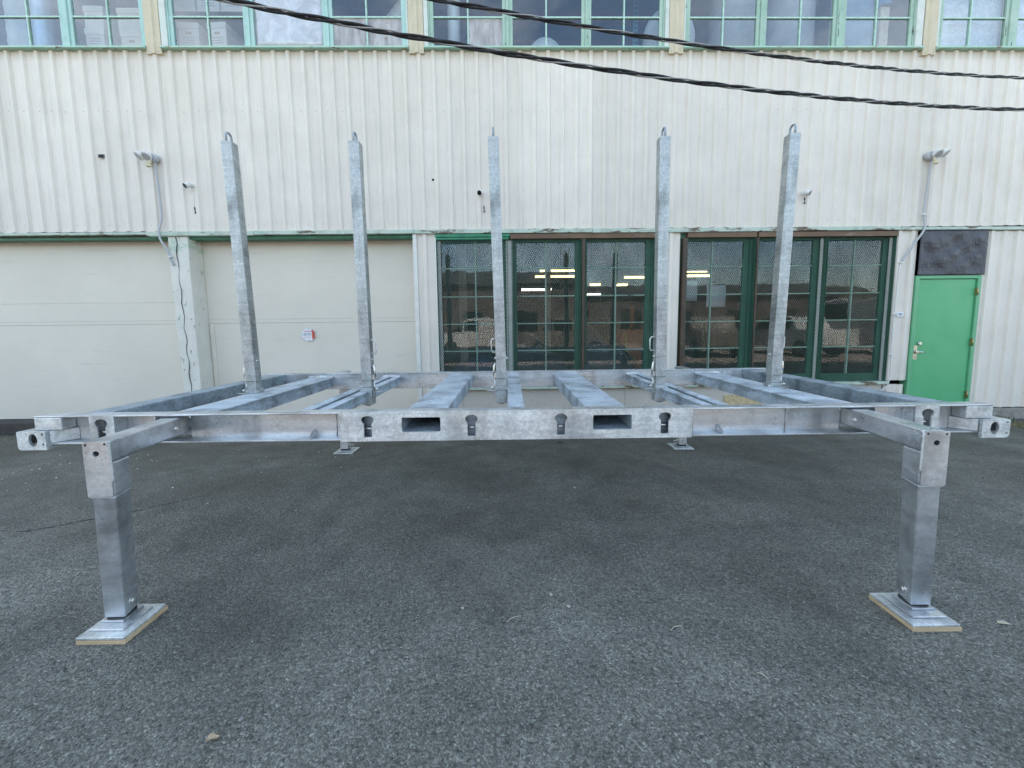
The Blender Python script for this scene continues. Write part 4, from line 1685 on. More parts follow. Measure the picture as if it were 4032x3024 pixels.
solid(one('paper_notice', hanging_sheet(2.80, 3.05, YW + 0.35, 1.95, 2.28, 0.004, 2.0, 8, 6), 'paper_white', 'white sheet hung left of the muntin in the fourth meshed sash', 'notice'))
solid(one('paper_notice', hanging_sheet(3.20, 3.52, YW + 0.35, 1.85, 2.20, 0.004, 3.0, 8, 6), 'paper_white', 'tilted white sheet right of the muntin in the fourth meshed sash', 'notice'))

# ------------------------------------------------------------------ the galvanized container frame
TY = RAD(-0.621)
FR = empty('container_frame', (0, 3.0, 0), TY)
tag(FR, 'galvanized steel twenty foot base frame on four swing out legs', 'steel frame')
YF, YWEB, YRI, YRW = -0.675, -0.592, 1.374, 1.366
ZT, ZB = 1.059, 0.880


def fbox(name, mat, *b, bevel=0.002, parent=FR):
    return MB().box(*b).build(name, mat, parent, bevel)


def side_beam(front):
    """channel with its web inwards and flanges outwards, split where the swing arms pass"""
    s = -1 if front else 1
    y0, y1 = (YF, YWEB + 0.008) if front else (YRI, YRI + 0.098)
    yw0, yw1 = (YWEB, YWEB + 0.008) if front else (YRI + 0.0005, YRI + 0.010)
    b = empty('side_beam')
    b.parent = FR
    fbox('top_flange', 'galv_beam', -2.95, 2.95, y0, y1, ZT - 0.011, ZT, parent=b, bevel=0.003)
    fbox('bottom_flange', 'galv_beam', -2.86, 2.86, y0, y1, ZB, ZB + 0.011, parent=b, bevel=0.003)
    mb = MB()
    if front:
        for a, c in ((-2.86, -2.192), (-2.066, -0.712), (-0.466, 0.466), (0.713, 2.066), (2.192, 2.86)):
            mb.box(a, c, yw0, yw1, ZB + 0.011, ZT - 0.011)
    else:
        mb.box(-2.86, 2.86, yw0, yw1, ZB + 0.011, ZT - 0.011)
    mb.build('web', 'galv_beam', b)
    return b


side_beam(True)
side_beam(False)
# welded seams on the visible web
for xs in (1.72, -1.145):
    mb = MB()
    mb.cyl((xs, YWEB - 0.001, ZB + 0.012), (xs, YWEB - 0.001, ZT - 0.012), 0.004, None, 8)
    mb.build('weld_seam', 'weld', FR)


def keyhole(cx):
    top = circle(cx, 1.008, 0.038, 18, 1.0, 0.72)
    up = [p for p in top if p[1] >= 0.995]
    # go round from right to left over the top, then down the slot
    up.sort(key=lambda p: -math.atan2(p[1] - 1.0, p[0] - cx) if False else math.atan2(p[1] - 1.0, p[0] - cx))
    pts = []
    for k in range(13):
        a = RAD(-22 + (224) * k / 12)
        pts.append((cx + 0.0385 * math.cos(a), 1.010 + 0.0255 * math.sin(a)))
    pts += [(cx - 0.0245, 0.983), (cx - 0.0245, 0.9025), (cx + 0.0245, 0.9025), (cx + 0.0245, 0.983)]
    return pts


KEYS = (-0.917, -0.279, 0.272, 0.913)
FORKS = ((-0.708, -0.470), (0.470, 0.709))
outer = rrect(-1.085, 1.083, ZB - 0.004, ZT + 0.0015, 0.004, 2)
holes = [keyhole(c) for c in KEYS] + [rrect(a, b, 0.932, 1.023, 0.010) for a, b in FORKS]
plate('face_plate', [outer] + holes, YF - 0.004, 0.0115, 'galv_plate', FR)
for c in KEYS:
    mb = MB()
    mb.cyl((c - 0.032, YF + 0.020, 0.951), (c + 0.032, YF + 0.020, 0.951), 0.0065, None, 10)
    mb.build('lashing_bar', 'zinc_bright', FR)
    fbox('key_pocket', 'galv_tube', c - 0.045, c + 0.045, YF + 0.050, YF + 0.055, ZB + 0.012, ZT - 0.012)
for sx in (-1, 1):
    a, b = sorted((sx * 2.465, sx * 2.615))
    cx = sx * 2.545
    plate('key_plate', [rrect(a, b, ZB + 0.0115, ZT - 0.0005, 0.003, 2), keyhole(cx)], YF - 0.002, 0.010, 'galv_plate', FR)
    mb = MB()
    mb.cyl((cx - 0.030, YF + 0.018, 0.951), (cx + 0.030, YF + 0.018, 0.951), 0.0065, None, 10)
    mb.build('lashing_bar', 'zinc_bright', FR)
    fbox('gusset', 'galv_beam', sx * 2.22 - 0.003, sx * 2.22 + 0.003, YF + 0.003, YWEB - 0.0005, ZB + 0.0115, ZT - 0.0115)
    for e in (a + 0.004, b - 0.004):
        fbox('gusset', 'galv_beam', e - 0.003, e + 0.003, YF + 0.0085, YWEB - 0.0005, ZB + 0.0115, ZT - 0.0115)
    mb = MB()
    x0 = sx * 1.285
    mb.prism([(YWEB - 0.001, ZB + 0.0112), (YF + 0.004, ZB + 0.0112), (YF + 0.004, ZB + 0.018), (YWEB - 0.001, ZB + 0.058)], 'x', x0 - 0.007, x0 + 0.007)
    mb.build('stop_lug', 'galv_beam', FR, 0.003)
    fbox('end_stiffener', 'galv_beam', min(sx * 1.0835, sx * 1.0905), max(sx * 1.0835, sx * 1.0905), YF + 0.001, YWEB - 0.0005, ZB + 0.0115, ZT - 0.0115)


def corner(sx, front):
    """ISO corner block hung below a folded cap plate"""
    c = empty('corner_casting')
    c.parent = FR
    s = 1 if front else -1
    yf = YF - 0.030 if front else YRI + 0.098 + 0.030
    xa, xb = sorted((sx * 2.858, sx * 3.030))
    cx, cz = sx * 2.935, 0.915
    z0, z1 = 0.856, 0.970
    # outer lower corner is rounded
    r = 0.022
    body = []
    xo = sx * 3.030
    xi = sx * 2.858
    body = [(xi, z1), (xo - sx * 0.004, z1), (xo, z1 - 0.004), (xo, z0 + r)]
    for k in range(1, 6):
        a = RAD(90 * k / 5)
        body.append((xo - sx * r * (1 - math.cos(a)), z0 + r * (1 - math.sin(a))))
    body.append((xi, z0))
    hole = circle(cx - sx * 0.0, cz + 0.002, 0.027, 20, 1.0, 1.45)
    h2 = [rrect(sx * 2.876 - 0.006, sx * 2.876 + 0.006, z - 0.006, z + 0.006, 0.002, 2) for z in (0.953, 0.890)]
    if sx > 0:
        h2 = [rrect(3.012 - 0.005, 3.012 + 0.005, z - 0.006, z + 0.006, 0.002, 2) for z in (0.952, 0.884)]
    y_pl = yf if front else yf - 0.014
    plate('front_wall', [body, hole] + h2, y_pl, 0.014, 'galv_plate', c)
    dep = 0.165
    ya, yb = (yf + 0.0142, yf + dep) if front else (yf - dep, yf - 0.0142)
    mb = MB()
    mb.box(xa + 0.001, xb - 0.001, ya, yb, z1 - 0.014, z1)
    mb.box(xa + 0.001, xb - 0.024, ya, yb, z0, z0 + 0.014) if sx > 0 else mb.box(xa + 0.024, xb - 0.001, ya, yb, z0, z0 + 0.014)
    mb.box(xa + 0.001, xa + 0.013, ya, yb, z0 + 0.0142 if sx > 0 else z0 + 0.024, z1 - 0.0142)
    mb.box(xb - 0.013, xb - 0.001, ya, yb, z0 + 0.0142 if sx < 0 else z0 + 0.024, z1 - 0.0142)
    yk = yb if front else ya
    mb.box(xa + 0.014, xb - 0.014, min(yk, yk - s * 0.012), max(yk, yk - s * 0.012), z0 + 0.0142, z1 - 0.0142)
    mb.build('block', 'galv_beam', c)
    # slotted inner cheek, seen in shadow beside the web
    yo, yi = (yf + 0.020, YWEB - 0.001) if front else (yf - 0.020, YRI + 0.011)
    mb = MB()
    n_, f_ = (2.8575, 2.770)
    q = [(sx * n_, yo), (sx * n_, yi), (sx * f_, yi)]
    if (q[1][0] - q[0][0]) * (q[2][1] - q[0][1]) - (q[2][0] - q[0][0]) * (q[1][1] - q[0][1]) < 0:
        q.reverse()
    mb.prism(q, 'z', 0.8915, 0.9685)
    mb.build('cheek', 'galv_plate', c, 0.004)
    # folded cap above the block
    xu0, xu1 = sorted((sx * 2.786, sx * 2.950))
    y0, y1 = (YF - 0.002, YWEB) if front else (YRI + 0.012, YRI + 0.100)
    mb = MB()
    mb.box(xu0, xu1, y0, y1, z1 + 0.0005, ZT - 0.0115)
    mb.build('cap', 'galv_plate', c, 0.006, 3)
    return c


for sx in (-1, 1):
    for fr in (True, False):
        corner(sx, fr)

# fork pockets: hollow rectangular tubes right through the frame
for a, b in FORKS:
    xo0, xo1 = (-0.726, -0.484) if a < 0 else (0.484, 0.732)
    xo0, xo1 = min(xo0, a - 0.008), max(xo1, b + 0.008)
    y0, y1 = YF + 0.0085, YRI - 0.0005
    mb = MB()
    mb.box(xo0, xo1, YWEB + 0.0085, y1, 1.0235, 1.031)
    mb.box(xo0, xo1, YWEB + 0.0085, y1, 0.924, 0.9315)
    mb.box(xo0, a, YWEB + 0.0085, y1, 0.932, 1.023)
    mb.box(b, xo1, YWEB + 0.0085, y1, 0.932, 1.023)
    # the short mouth between plate and web
    mb.box(a - 0.006, b + 0.006, y0, YWEB + 0.008, 1.0235, 1.030)
    mb.box(a - 0.006, b + 0.006, y0, YWEB + 0.008, 0.9245, 0.9315)
    mb.box(a - 0.006, a, y0, YWEB + 0.008, 0.932, 1.023)
    mb.box(b, b + 0.006, y0, YWEB + 0.008, 0.932, 1.023)
    mb.box(a, b, YRI - 0.02, YRI - 0.01, 0.932, 1.023)
    mb.build('fork_pocket', 'galv_joist', FR, 0.003)
# narrow middle joist
fbox('middle_joist', 'galv_joist', -0.058, 0.060, YWEB + 0.0085, YRI - 0.0005, 0.905, 1.022, bevel=0.005)


def rail(name, x0, x1, zt=1.014, lip=0.024, h=0.11, mat='galv_joist'):
    """strut section: wide top flange, recessed neck, wider lower band"""
    zb = zt - h
    pr = [(x0, zt), (x1, zt), (x1, zt - 0.012), (x1 - lip, zt - 0.016), (x1 - lip, zt - 0.055), (x1 - lip * 0.3, zt - 0.058),
          (x1 - lip * 0.3, zb), (x0 + lip * 0.3, zb), (x0 + lip * 0.3, zt - 0.058), (x0 + lip, zt - 0.055), (x0 + lip, zt - 0.016), (x0, zt - 0.012)]
    return MB().prism(pr, 'y', YWEB + 0.0085, YRI - 0.0005).build(name, mat, FR, 0.0015)


# heavy double joists under the outer posts
rail('joist', -2.222, -2.058)
rail('joist', -2.330, -2.228, 1.012)
rail('joist', 2.083, 2.246)
rail('joist', 2.252, 2.356, 1.012)


def split_rail(x0, x1, gap, zt=1.014):
    """pair of light rails with a slot between them"""
    m = (x0 + x1) / 2
    out = []
    for a, b in ((x0, m - gap / 2), (m + gap / 2, x1)):
        out.append(rail('slot_rail', a, b, zt, 0.014, 0.085))
    mb = MB()
    y = YWEB + 0.06
    while y < YRI - 0.1:
        mb.box(m - gap / 2 + 0.0005, m + gap / 2 - 0.0005, y, y + 0.035, zt - 0.05, zt - 0.042)
        y += 0.115
    mb.build('rung', 'galv_joist', FR)


split_rail(-1.491, -1.292, 0.045)
split_rail(1.298, 1.483, 0.045)
# end tubes
fbox('end_tube', 'galv_tube', -2.747, -2.595, YWEB + 0.0085, YRI - 0.0005, 0.950, 1.056, bevel=0.008)
fbox('end_tube', 'galv_tube', 2.626, 2.790, YWEB + 0.0085, YRI - 0.0005, 0.950, 1.056, bevel=0.008)
# weld patches where the joists meet the rear beam
rs = random.Random(21)
for xa, xb in ((-0.735, -0.475), (0.475, 0.742), (-2.335, -2.05), (2.075, 2.365), (-1.495, -1.29), (1.292, 1.49)):
    mb = MB()
    n = 14
    top = []
    for k in range(n + 1):
        u = k / n
        top.append((xa + (xb - xa) * u, 1.034 + 0.010 * math.sin(math.pi * u) + rs.uniform(-0.003, 0.003)))
    vs = []
    for (xx_, zz_) in top:
        vs += [(xx_, YRI - 0.016, 1.0145), (xx_, YRI - 0.012, zz_ - 0.008), (xx_, YRI - 0.001, zz_), (xx_, YRI - 0.0008, 1.0145)]
    fs = []
    for k in range(n):
        for q in range(3):
            fs.append((4 * k + q, 4 * (k + 1) + q, 4 * (k + 1) + q + 1, 4 * k + q + 1))
    fs += [(0, 1, 2, 3), (4 * n + 3, 4 * n + 2, 4 * n + 1, 4 * n)]
    mb.raw(vs, fs, None, True)
    mb.build('weld_bead', 'weld', FR)


# swing out legs
def lerp(a, b, t):
    return Vector(a) + (Vector(b) - Vector(a)) * t


def box_between(mb, p0, p1, wx, wy, roll_x=None):
    """square tube from p0 to p1; wx across (horizontal x-ish), wy the other way"""
    p0, p1 = Vector(p0), Vector(p1)
    d = (p1 - p0).normalized()
    ax = Vector((1, 0, 0)) if roll_x is None else Vector(roll_x)
    ax = (ax - d * ax.dot(d)).normalized()
    ay = d.cross(ax)
    c = []
    for p in (p0, p1):
        for s1, s2 in ((-1, -1), (1, -1), (1, 1), (-1, 1)):
            c.append(p + ax * (s1 * wx / 2) + ay * (s2 * wy / 2))
    fs = [(0, 3, 2, 1), (4, 5, 6, 7), (0, 1, 5, 4), (1, 2, 6, 5), (2, 3, 7, 6), (3, 0, 4, 7)]
    # make sure the winding is outwards
    nrm = (c[1] - c[0]).cross(c[4] - c[0])
    if nrm.dot((c[0] + c[1]) / 2 - p0) < 0:
        fs = [tuple(reversed(f)) for f in fs]
    mb.raw(c, fs)
    return mb


def leg(sx, front):
    L = empty('outrigger_leg')
    L.parent = FR
    if front:
        y_out, y_in = -1.178, -0.588
        xo, xi = sx * 2.045, sx * 2.129
        xb, yb = sx * 2.148, -1.045
        zpad = 0.020
    else:
        y_out, y_in = 1.90, 1.48
        xo, xi = sx * 2.13, sx * 2.13
        xb, yb = sx * 2.145, 1.79
        zpad = 0.0
    d = 1 if front else -1
    zc = 0.985
    W = 0.108
    armv = (Vector((xi, y_in, zc)) - Vector((xo, y_out, zc))).normalized()
    side = Vector((armv.y, -armv.x, 0)) if front else Vector((1, 0, 0))
    mb = MB()
    box_between(mb, (xo, y_out + d * 0.010, zc), (xi, y_in, zc), W, W, side)
    mb.build('arm', 'galv_arm', L, 0.010, 3)
    # end plate with drain holes and a lifting hole
    ep = Vector((xo, y_out, zc))
    hole_loops = [rrect(-W / 2, W / 2, -0.221, W / 2, 0.010), circle(0.0, -0.004, 0.0135, 16)]
    for hx in (-0.040, 0.040):
        hole_loops.append(rrect(hx - 0.005, hx + 0.005, 0.036, 0.046, 0.002, 2))
    me = curve_mesh('end_plate', hole_loops, 0.009)
    ang = math.atan2(-armv.x * d, armv.y * d) if front else math.pi
    me.transform(Matrix.Translation(ep) @ Matrix.Rotation(ang, 4, 'Z'))
    me.materials.append(M['galv_beam'])
    o = bpy.data.objects.new('end_plate', me)
    COL.objects.link(o)
    o.parent = L
    mb = MB()
    mb.box(-0.047, 0.047, 0.0095, 0.0097, -0.05, 0.048, Matrix.Translation(ep) @ Matrix.Rotation(ang, 4, 'Z'))
    mb.build('end_recess', 'dark_hole', L)
    # leg axis
    top = Vector((xo, y_out, zc - W / 2 - 0.0005)) + armv * (0.0095 + W / 2)
    bot = Vector((xb, yb, zpad + 0.050))
    ax = (bot - top).normalized()
    # sleeve
    mb = MB()
    s0 = top
    s1 = Vector((top.x, top.y, 0.765))
    ax = (bot - s1).normalized()
    box_between(mb, s0, s1, W, W, side if front else (1, 0, 0))
    mb.build('sleeve', 'galv_beam', L, 0.008, 3)
    # weld line where arm meets sleeve
    mb = MB()
    sd0 = side * (1 if side.x * -sx > 0 else -1)
    q = ep + armv * 0.006 + sd0 * (W / 2)
    mb.tube([q + Vector((0, 0, 0.045 - 0.02 * k)) + sd0 * (0.0015 * (k % 2)) for k in range(11)], [0.005 + 0.0012 * (k % 2) for k in range(11)], 8)
    mb.build('weld_bead', 'weld', L)
    # inner tube
    wi = 0.097
    mb = MB()
    box_between(mb, s1 - ax * 0.06, bot, wi, wi, side if front else (1, 0, 0))
    mb.build('inner_tube', 'galv_beam', L, 0.007, 3)
    mb = MB()
    e0 = s1 + ax * 0.0003
    box_between(mb, e0, e0 + ax * 0.012, wi + 0.008, wi + 0.008, side if front else (1, 0, 0))
    mb.build('lip', 'galv_beam', L, 0.002)
    # shoe plates
    px, py = (sx * 2.121, -1.070) if front else (sx * 2.150, 1.83)
    hw = 0.121
    mb = MB()
    pts = [(px - hw, py - hw), (px + hw, py - hw), (px + hw, py + hw), (px - hw, py + hw)]
    mb.box(px - hw, px + hw, py - hw, py + hw, zpad + 0.0005, zpad + 0.014)
    mb.build('foot_plate', 'galv_plate', L, 0.003)
    mb = MB()
    mb.box(px - 0.088 + sx * 0.01, px + 0.088 + sx * 0.01, py - 0.078, py + 0.09, zpad + 0.0143, zpad + 0.024)
    mb.build('foot_rib', 'galv_beam', L, 0.003)
    mb = MB()
    mb.box(xb - 0.060, xb + 0.060, yb - 0.058, yb + 0.058, zpad + 0.0243, zpad + 0.036)
    mb.build('foot_socket', 'galv_arm', L, 0.003)
    mb = MB()
    mb.box(xb - 0.041, xb + 0.041, yb - 0.041, yb + 0.041, zpad + 0.0363, zpad + 0.060)
    mb.build('foot_stub', 'dark_hole', L)
    # pins
    mb = MB()
    ip = Vector((xi, y_in, zc)) - armv * (0.135 if front else 0.09)
    iside = -sx
    sd = side * (1 if (side.x * iside > 0) else -1)
    q = ip + sd * (W / 2) + Vector((0, 0, -0.006))
    mb.cyl(q - sd * 0.002, q + sd * 0.006, 0.016, 0.015, 14)
    mb.cyl(q + sd * 0.006, q + sd * 0.013, 0.0095, 0.008, 10)
    mb.build('bolt', 'zinc_bright', L)
    mb = MB()
    q = bot - ax * 0.055 + sd * (wi / 2)
    mb.cyl(q - sd * 0.002, q + sd * 0.004, 0.020, 0.019, 14)
    mb.cyl(q + sd * 0.004, q + sd * 0.014, 0.013, 0.011, 10)
    mb.build('bolt', 'zinc_bright', L)
    if not front:
        mb = MB()
        hx = xb - sx * 0.047
        mb.tube([(hx, yb - 0.02, 0.10), (hx - sx * 0.06, yb - 0.02, 0.105), (hx - sx * 0.065, yb - 0.02, 0.075), (hx - sx * 0.02, yb - 0.02, 0.07)], 0.006, 8)
        mb.build('lock_pin', 'zinc_bright', L)
    return L


for sx in (-1, 1):
    leg(sx, True)
    leg(sx, False)

# sockets for the stake posts
POSTS = [(-2.311, -2.367, 3.129, -1), (-1.300, -1.314, 3.122, 1), (-0.113, -0.156, 3.148, -1), (1.291, 1.279, 3.138, -1), (2.314, 2.367, 3.154, 1)]
YP = 0.3545
PW, PD = 0.090, 0.086
for (xb, xt, zt, hs) in POSTS:
    s = empty('post_socket')
    s.parent = FR
    low = 0.995 if abs(xb) > 2 else 0.897
    mb = MB()
    w = 0.050
    mb.box(xb - w + 0.004, xb + w - 0.004, YP - 0.004, YP + 0.092, low, 1.012)
    mb.box(xb - w, xb + w, YP - 0.008, YP + 0.096, 1.0125, 1.048)
    mb.build('sleeve', 'galv_post', s, 0.004)
    if abs(xb) < 2:
        mb = MB()
        mb.box(xb - 0.020, xb + 0.020, YP + 0.01, YP + 0.05, low - 0.010, low - 0.0005)
        mb.build('drain_tab', 'galv_tube', s)
    mb = MB()
    x0 = xb + hs * (w - 0.002)
    mb.prism([(x0, YP + 0.00), (x0 + hs * 0.085, YP + 0.012), (x0 + hs * 0.085, YP + 0.03), (x0, YP + 0.09)], 'z', 1.004, 1.0118)
    mb.prism([(x0, 1.0035), (x0 + hs * 0.03, 1.0035), (x0, 0.955)], 'y', YP + 0.010, YP + 0.018)
    mb.build('catch_bracket', 'galv_post', s, 0.002)
    mb = MB()
    mb.ball((xb - hs * (w + 0.004), YP + 0.01, 1.018), 0.016, 10, 6, 0.7, 1, 1)
    mb.build('weld_bead', 'weld', s)

post_labels = [
    'leftmost galvanized stake post, standing just right of the painted timber pillar',
    'second stake post from the left, in front of the cream garage panel',
    'middle stake post, in front of the leftmost meshed sash',
    'fourth stake post from the left, in front of the gap between the meshed windows',
    'rightmost stake post, in front of the right meshed window']
ct, st = math.cos(TY), math.sin(TY)
for (xb, xt, zt, hs), lab in zip(POSTS, post_labels):
    lx, ly = xb, YP
    P = empty('stake_post', (lx * ct - ly * st, 3.0 + lx * st + ly * ct, 0), TY)
    tag(P, lab, 'post', 'galvanized stake posts standing in the frame')
    tip = xt - xb
    mb = MB()
    zb = 1.114
    b = [(-PW / 2, 0, zb), (PW / 2, 0, zb), (PW / 2, PD, zb), (-PW / 2, PD, zb)]
    tp = [(-PW / 2 + tip, 0, zt), (PW / 2 + tip, 0, zt), (PW / 2 + tip, PD, zt), (-PW / 2 + tip, PD, zt)]
    mb.hexa(b, tp)
    mb.build('outer_tube', 'galv_post', P, 0.007, 3)
    mb = MB()
    mb.box(-0.039, 0.039, 0.006, 0.080, 1.0485, zb + 0.05)
    mb.build('inner_tube', 'galv_post', P, 0.004)
    # lifting eye
    pts = [(tip, 0.011, zt - 0.01)]
    for k in range(9):
        a = RAD(180 - 180 * k / 8)
        pts.append((tip, 0.043 + 0.032 * math.cos(a), zt + 0.046 + 0.032 * math.sin(a)))
    pts.append((tip, 0.075, zt - 0.01))
    mb = MB()
    mb.tube(pts, 0.0085, 10)
    mb.build('lifting_eye', 'galv_tube', P)
    # grab handle
    def xat(z):
        return hs * PW / 2 + tip * (z - zb) / (zt - zb)
    za, zc_ = 1.345, 1.465
    yh = 0.055
    pts = [(xat(zc_) - hs * 0.004, yh, zc_), (xat(zc_) + hs * 0.026, yh, zc_ - 0.002), (xat(zc_) + hs * 0.036, yh, zc_ - 0.018),
           (xat(za) + hs * 0.038, yh, za + 0.018), (xat(za) + hs * 0.028, yh, za + 0.002), (xat(za) - hs * 0.004, yh, za)]
    mb = MB()
    mb.tube(pts, 0.006, 8)
    mb.build('handle', 'galv_plate', P)
    mb = MB()
    for z in (za, zc_):
        mb.ball((xat(z), yh, z), 0.011, 8, 6)
    # bolt heads on both sides
    mb.build('weld_bead', 'weld', P)
    for s_ in (-1, 1):
        mb = MB()
        xx_ = s_ * PW / 2 + tip * 0.09
        mb.cyl((xx_ - s_ * 0.002, 0.045, 1.295), (xx_ + s_ * 0.006, 0.045, 1.295), 0.014, 0.013, 12)
        mb.cyl((xx_ + s_ * 0.006, 0.045, 1.295), (xx_ + s_ * 0.014, 0.045, 1.295), 0.008, 0.007, 8)
        mb.build('bolt', 'zinc_bright', P)
    # over-centre latch
    xl = hs * (PW / 2 + 0.010)
    mb = MB()
    mb.tube([(xl - hs * 0.004, 0.030, 1.252), (xl + hs * 0.006, 0.028, 1.235), (xl + hs * 0.012, 0.028, 1.185), (xl + hs * 0.010, 0.030, 1.135)], [0.008, 0.011, 0.011, 0.010], 8)
    lt = mb.build('latch_lever', 'zinc_bright', P)
    mb = MB()
    mb.box(min(xl - 0.012, xl + 0.012), max(xl - 0.012, xl + 0.012), 0.018, 0.048, 1.118, 1.160)
    mb.build('latch_body', 'zinc_bright', P, 0.003)
    mb = MB()
    mb.tube([(xl + hs * 0.004, 0.030, 1.125), (xl + hs * 0.004, 0.028, 1.06), (xl + hs * 0.022, 0.024, 1.036)], 0.0055, 8)
    mb.ball((xl + hs * 0.026, 0.022, 1.034), 0.012, 10, 6, 1.2, 1, 0.9)
    mb.build('latch_hook', 'zinc_bright', P)


# plywood packers under the front feet
def packer(lx, ly, z0, z1, hw, dx, dy, rot, label):
    o = empty('plywood_board', (0, 0, 0))
    x_, y_ = (lx + dx), (ly + dy)
    bpy.data.objects.remove(o)
    mb = MB()
    mb.box(-hw, hw, -hw, hw, 0, (z1 - z0) * 0.48)
    mb.box(-hw, hw, -hw, hw, (z1 - z0) * 0.52, z1 - z0)
    mb.box(-hw + 0.001, hw - 0.001, -hw + 0.001, hw - 0.001, (z1 - z0) * 0.47, (z1 - z0) * 0.53)
    o = mb.build('plywood_board', 'plywood')
    o.location = (x_ * ct - y_ * st, 3.0 + x_ * st + y_ * ct, z0)
    o.rotation_euler = (0, 0, TY + rot)
    return tag(o, label, 'board', 'plywood boards under the front feet')


packer(-2.121, -1.070, 0.0005, 0.0095, 0.1235, 0.004, 0.0, 0.0, 'lower plywood board under the left front foot plate')
packer(-2.121, -1.070, 0.0105, 0.0198, 0.1225, 0.002, 0.002, 0.004, 'upper plywood board under the left front foot plate')
packer(2.121, -1.070, 0.0005, 0.0198, 0.1235, 0.003, -0.001, -0.006, 'single plywood board under the right front foot plate')


# ------------------------------------------------------------------ overhead service cables
def twisted_cable(ctrl, r, pitch, label):
    c = np.array(ctrl)
    px = np.polyfit(c[:, 0], c[:, 2], 3)
    py = np.polyfit(c[:, 0], c[:, 1], 1)
    x0, x1 = c[0, 0], c[-1, 0]
    root = empty('service_cable', (float(x0), float(np.polyval(py, x0)), float(np.polyval(px, x0))))
    tag(root, label, 'cable', 'twisted service cables crossing before the facade')
    n = 420
    base = Vector(root.location)
    rs_ = random.Random(len(label))
    ph = 0.0
    acc = []
    prev = None
    for k in range(n + 1):
        xx_ = x0 + (x1 - x0) * k / n
        p = Vector((xx_, float(np.polyval(py, xx_)), float(np.polyval(px, xx_))))
        if prev is not None:
            ph += 2 * math.pi * (p - prev).length / (pitch * (1 + 0.15 * math.sin(xx_ * 1.3)))
        prev = p
        acc.append((p - base, ph))
    d = (acc[-1][0] - acc[0][0]).normalized()
    up = Vector((0, 0, 1))
    sd = d.cross(up).normalized()
    up = sd.cross(d)
    for i in range(3):
        rr = r if i else r * 0.62
        pts = [p + up * (r * 1.30 * math.sin(a + 2.094 * i)) + sd * (r * 1.30 * math.cos(a + 2.094 * i)) for p, a in acc]
        mb = MB()
        mb.tube(pts, rr, 8)
        mb.build('conductor', 'cable_black' if i else 'cable_bare', root)
    return root


twisted_cable([(-3.2, 2.51, 3.83), (-1.886, 2.8, 3.747), (-0.9, 3.015, 3.708), (0.0, 3.215, 3.680), (1.0, 3.437, 3.683), (1.9, 3.636, 3.703), (3.3, 3.942, 3.748), (4.1, 4.122, 3.796), (5.0, 4.321, 3.875), (5.82, 4.5, 3.948), (7.5, 4.87, 4.13)],
              0.0090, 0.80, 'lower twisted black service cable crossing the ribbed cladding')
twisted_cable([(-2.2, 2.45, 3.83), (-0.543, 2.9, 3.832), (0.26, 3.112, 3.860), (0.95, 3.29, 3.882), (1.70, 3.491, 3.925), (2.40, 3.676, 3.968), (3.07, 3.852, 4.024), (3.9, 4.069, 4.104), (4.82, 4.315, 4.206), (5.91, 4.6, 4.344), (7.5, 5.02, 4.58)],
              0.0074, 0.66, 'upper twisted black service cable crossing the upper windows')

# ------------------------------------------------------------------ ground litter
def stones(name, count, mat, size, seed, region, label):
    rs_ = np.random.RandomState(seed)
    V, F = [], []
    oct_v = np.array([(1, 0, 0), (0, 1, 0), (-1, 0, 0), (0, -1, 0), (0, 0, 1), (0, 0, -1), (0.6, 0.6, 0.5), (-0.6, -0.55, 0.45)], float)
    oct_f = [(0, 6, 4), (6, 1, 4), (1, 2, 4), (2, 7, 4), (7, 3, 4), (3, 0, 4), (1, 6, 0), (3, 7, 2), (1, 0, 5), (2, 1, 5), (3, 2, 5), (0, 3, 5)]
    k = 0
    for _ in range(count):
        x_, y_ = region(rs_)
        s = size(rs_)
        v = oct_v * (s * rs_.uniform(0.6, 1.15, (8, 1))) * np.array([1.0, rs_.uniform(0.6, 1.0), rs_.uniform(0.45, 0.75)])
        a = rs_.uniform(0, 6.28)
        c, s_ = math.cos(a), math.sin(a)
        xx_ = v[:, 0] * c - v[:, 1] * s_ + x_
        yy_ = v[:, 0] * s_ + v[:, 1] * c + y_
        zz_ = v[:, 2] + s * 0.22
        V.append(np.stack([xx_, yy_, zz_], 1))
        F.extend([(a_ + k, b_ + k, c_ + k) for a_, b_, c_ in oct_f])
        k += 8
    me = bpy.data.meshes.new(name)
    me.from_pydata(np.concatenate(V).tolist(), [], F)
    me.materials.append(M[mat])
    o = bpy.data.objects.new(name, me)
    COL.objects.link(o)
    tag(o, label, kind='stuff')
    return o


def near(rs_):
    y_ = 0.7 + 5.0 * rs_.beta(1.0, 2.2)
    return rs_.uniform(-1, 1) * (1.2 + 1.25 * y_), y_


stones('gravel', 18000, 'stone_dark', lambda r: 0.0025 + 0.0065 * r.beta(1, 3.5), 1, near, 'loose dark grit on the asphalt')
stones('gravel', 2600, 'stone_light', lambda r: 0.0018 + 0.0052 * r.beta(1, 4.5), 2, near, 'scattered pale grit on the asphalt')
stones('gravel', 2600, 'stone_brown', lambda r: 0.003 + 0.012 * r.beta(1, 3.5), 9,
       lambda r: (r.uniform(-9, 9), 5.86 - 0.22 * r.beta(1, 2.2)), 'brown grit and dirt gathered along the wall foot')
stones('gravel', 420, 'stone_dark', lambda r: 0.006 + 0.008 * r.beta(1, 2.5), 12, near, 'larger dark stones scattered on the asphalt')
stones('paint_flakes', 38, 'flake_white', lambda r: 0.006 + 0.012 * r.beta(1, 2), 3,
       lambda r: (-5.1 + r.normal() * 0.45, 4.45 + r.normal() * 0.3), 'white paint flakes near the left end of the frame')
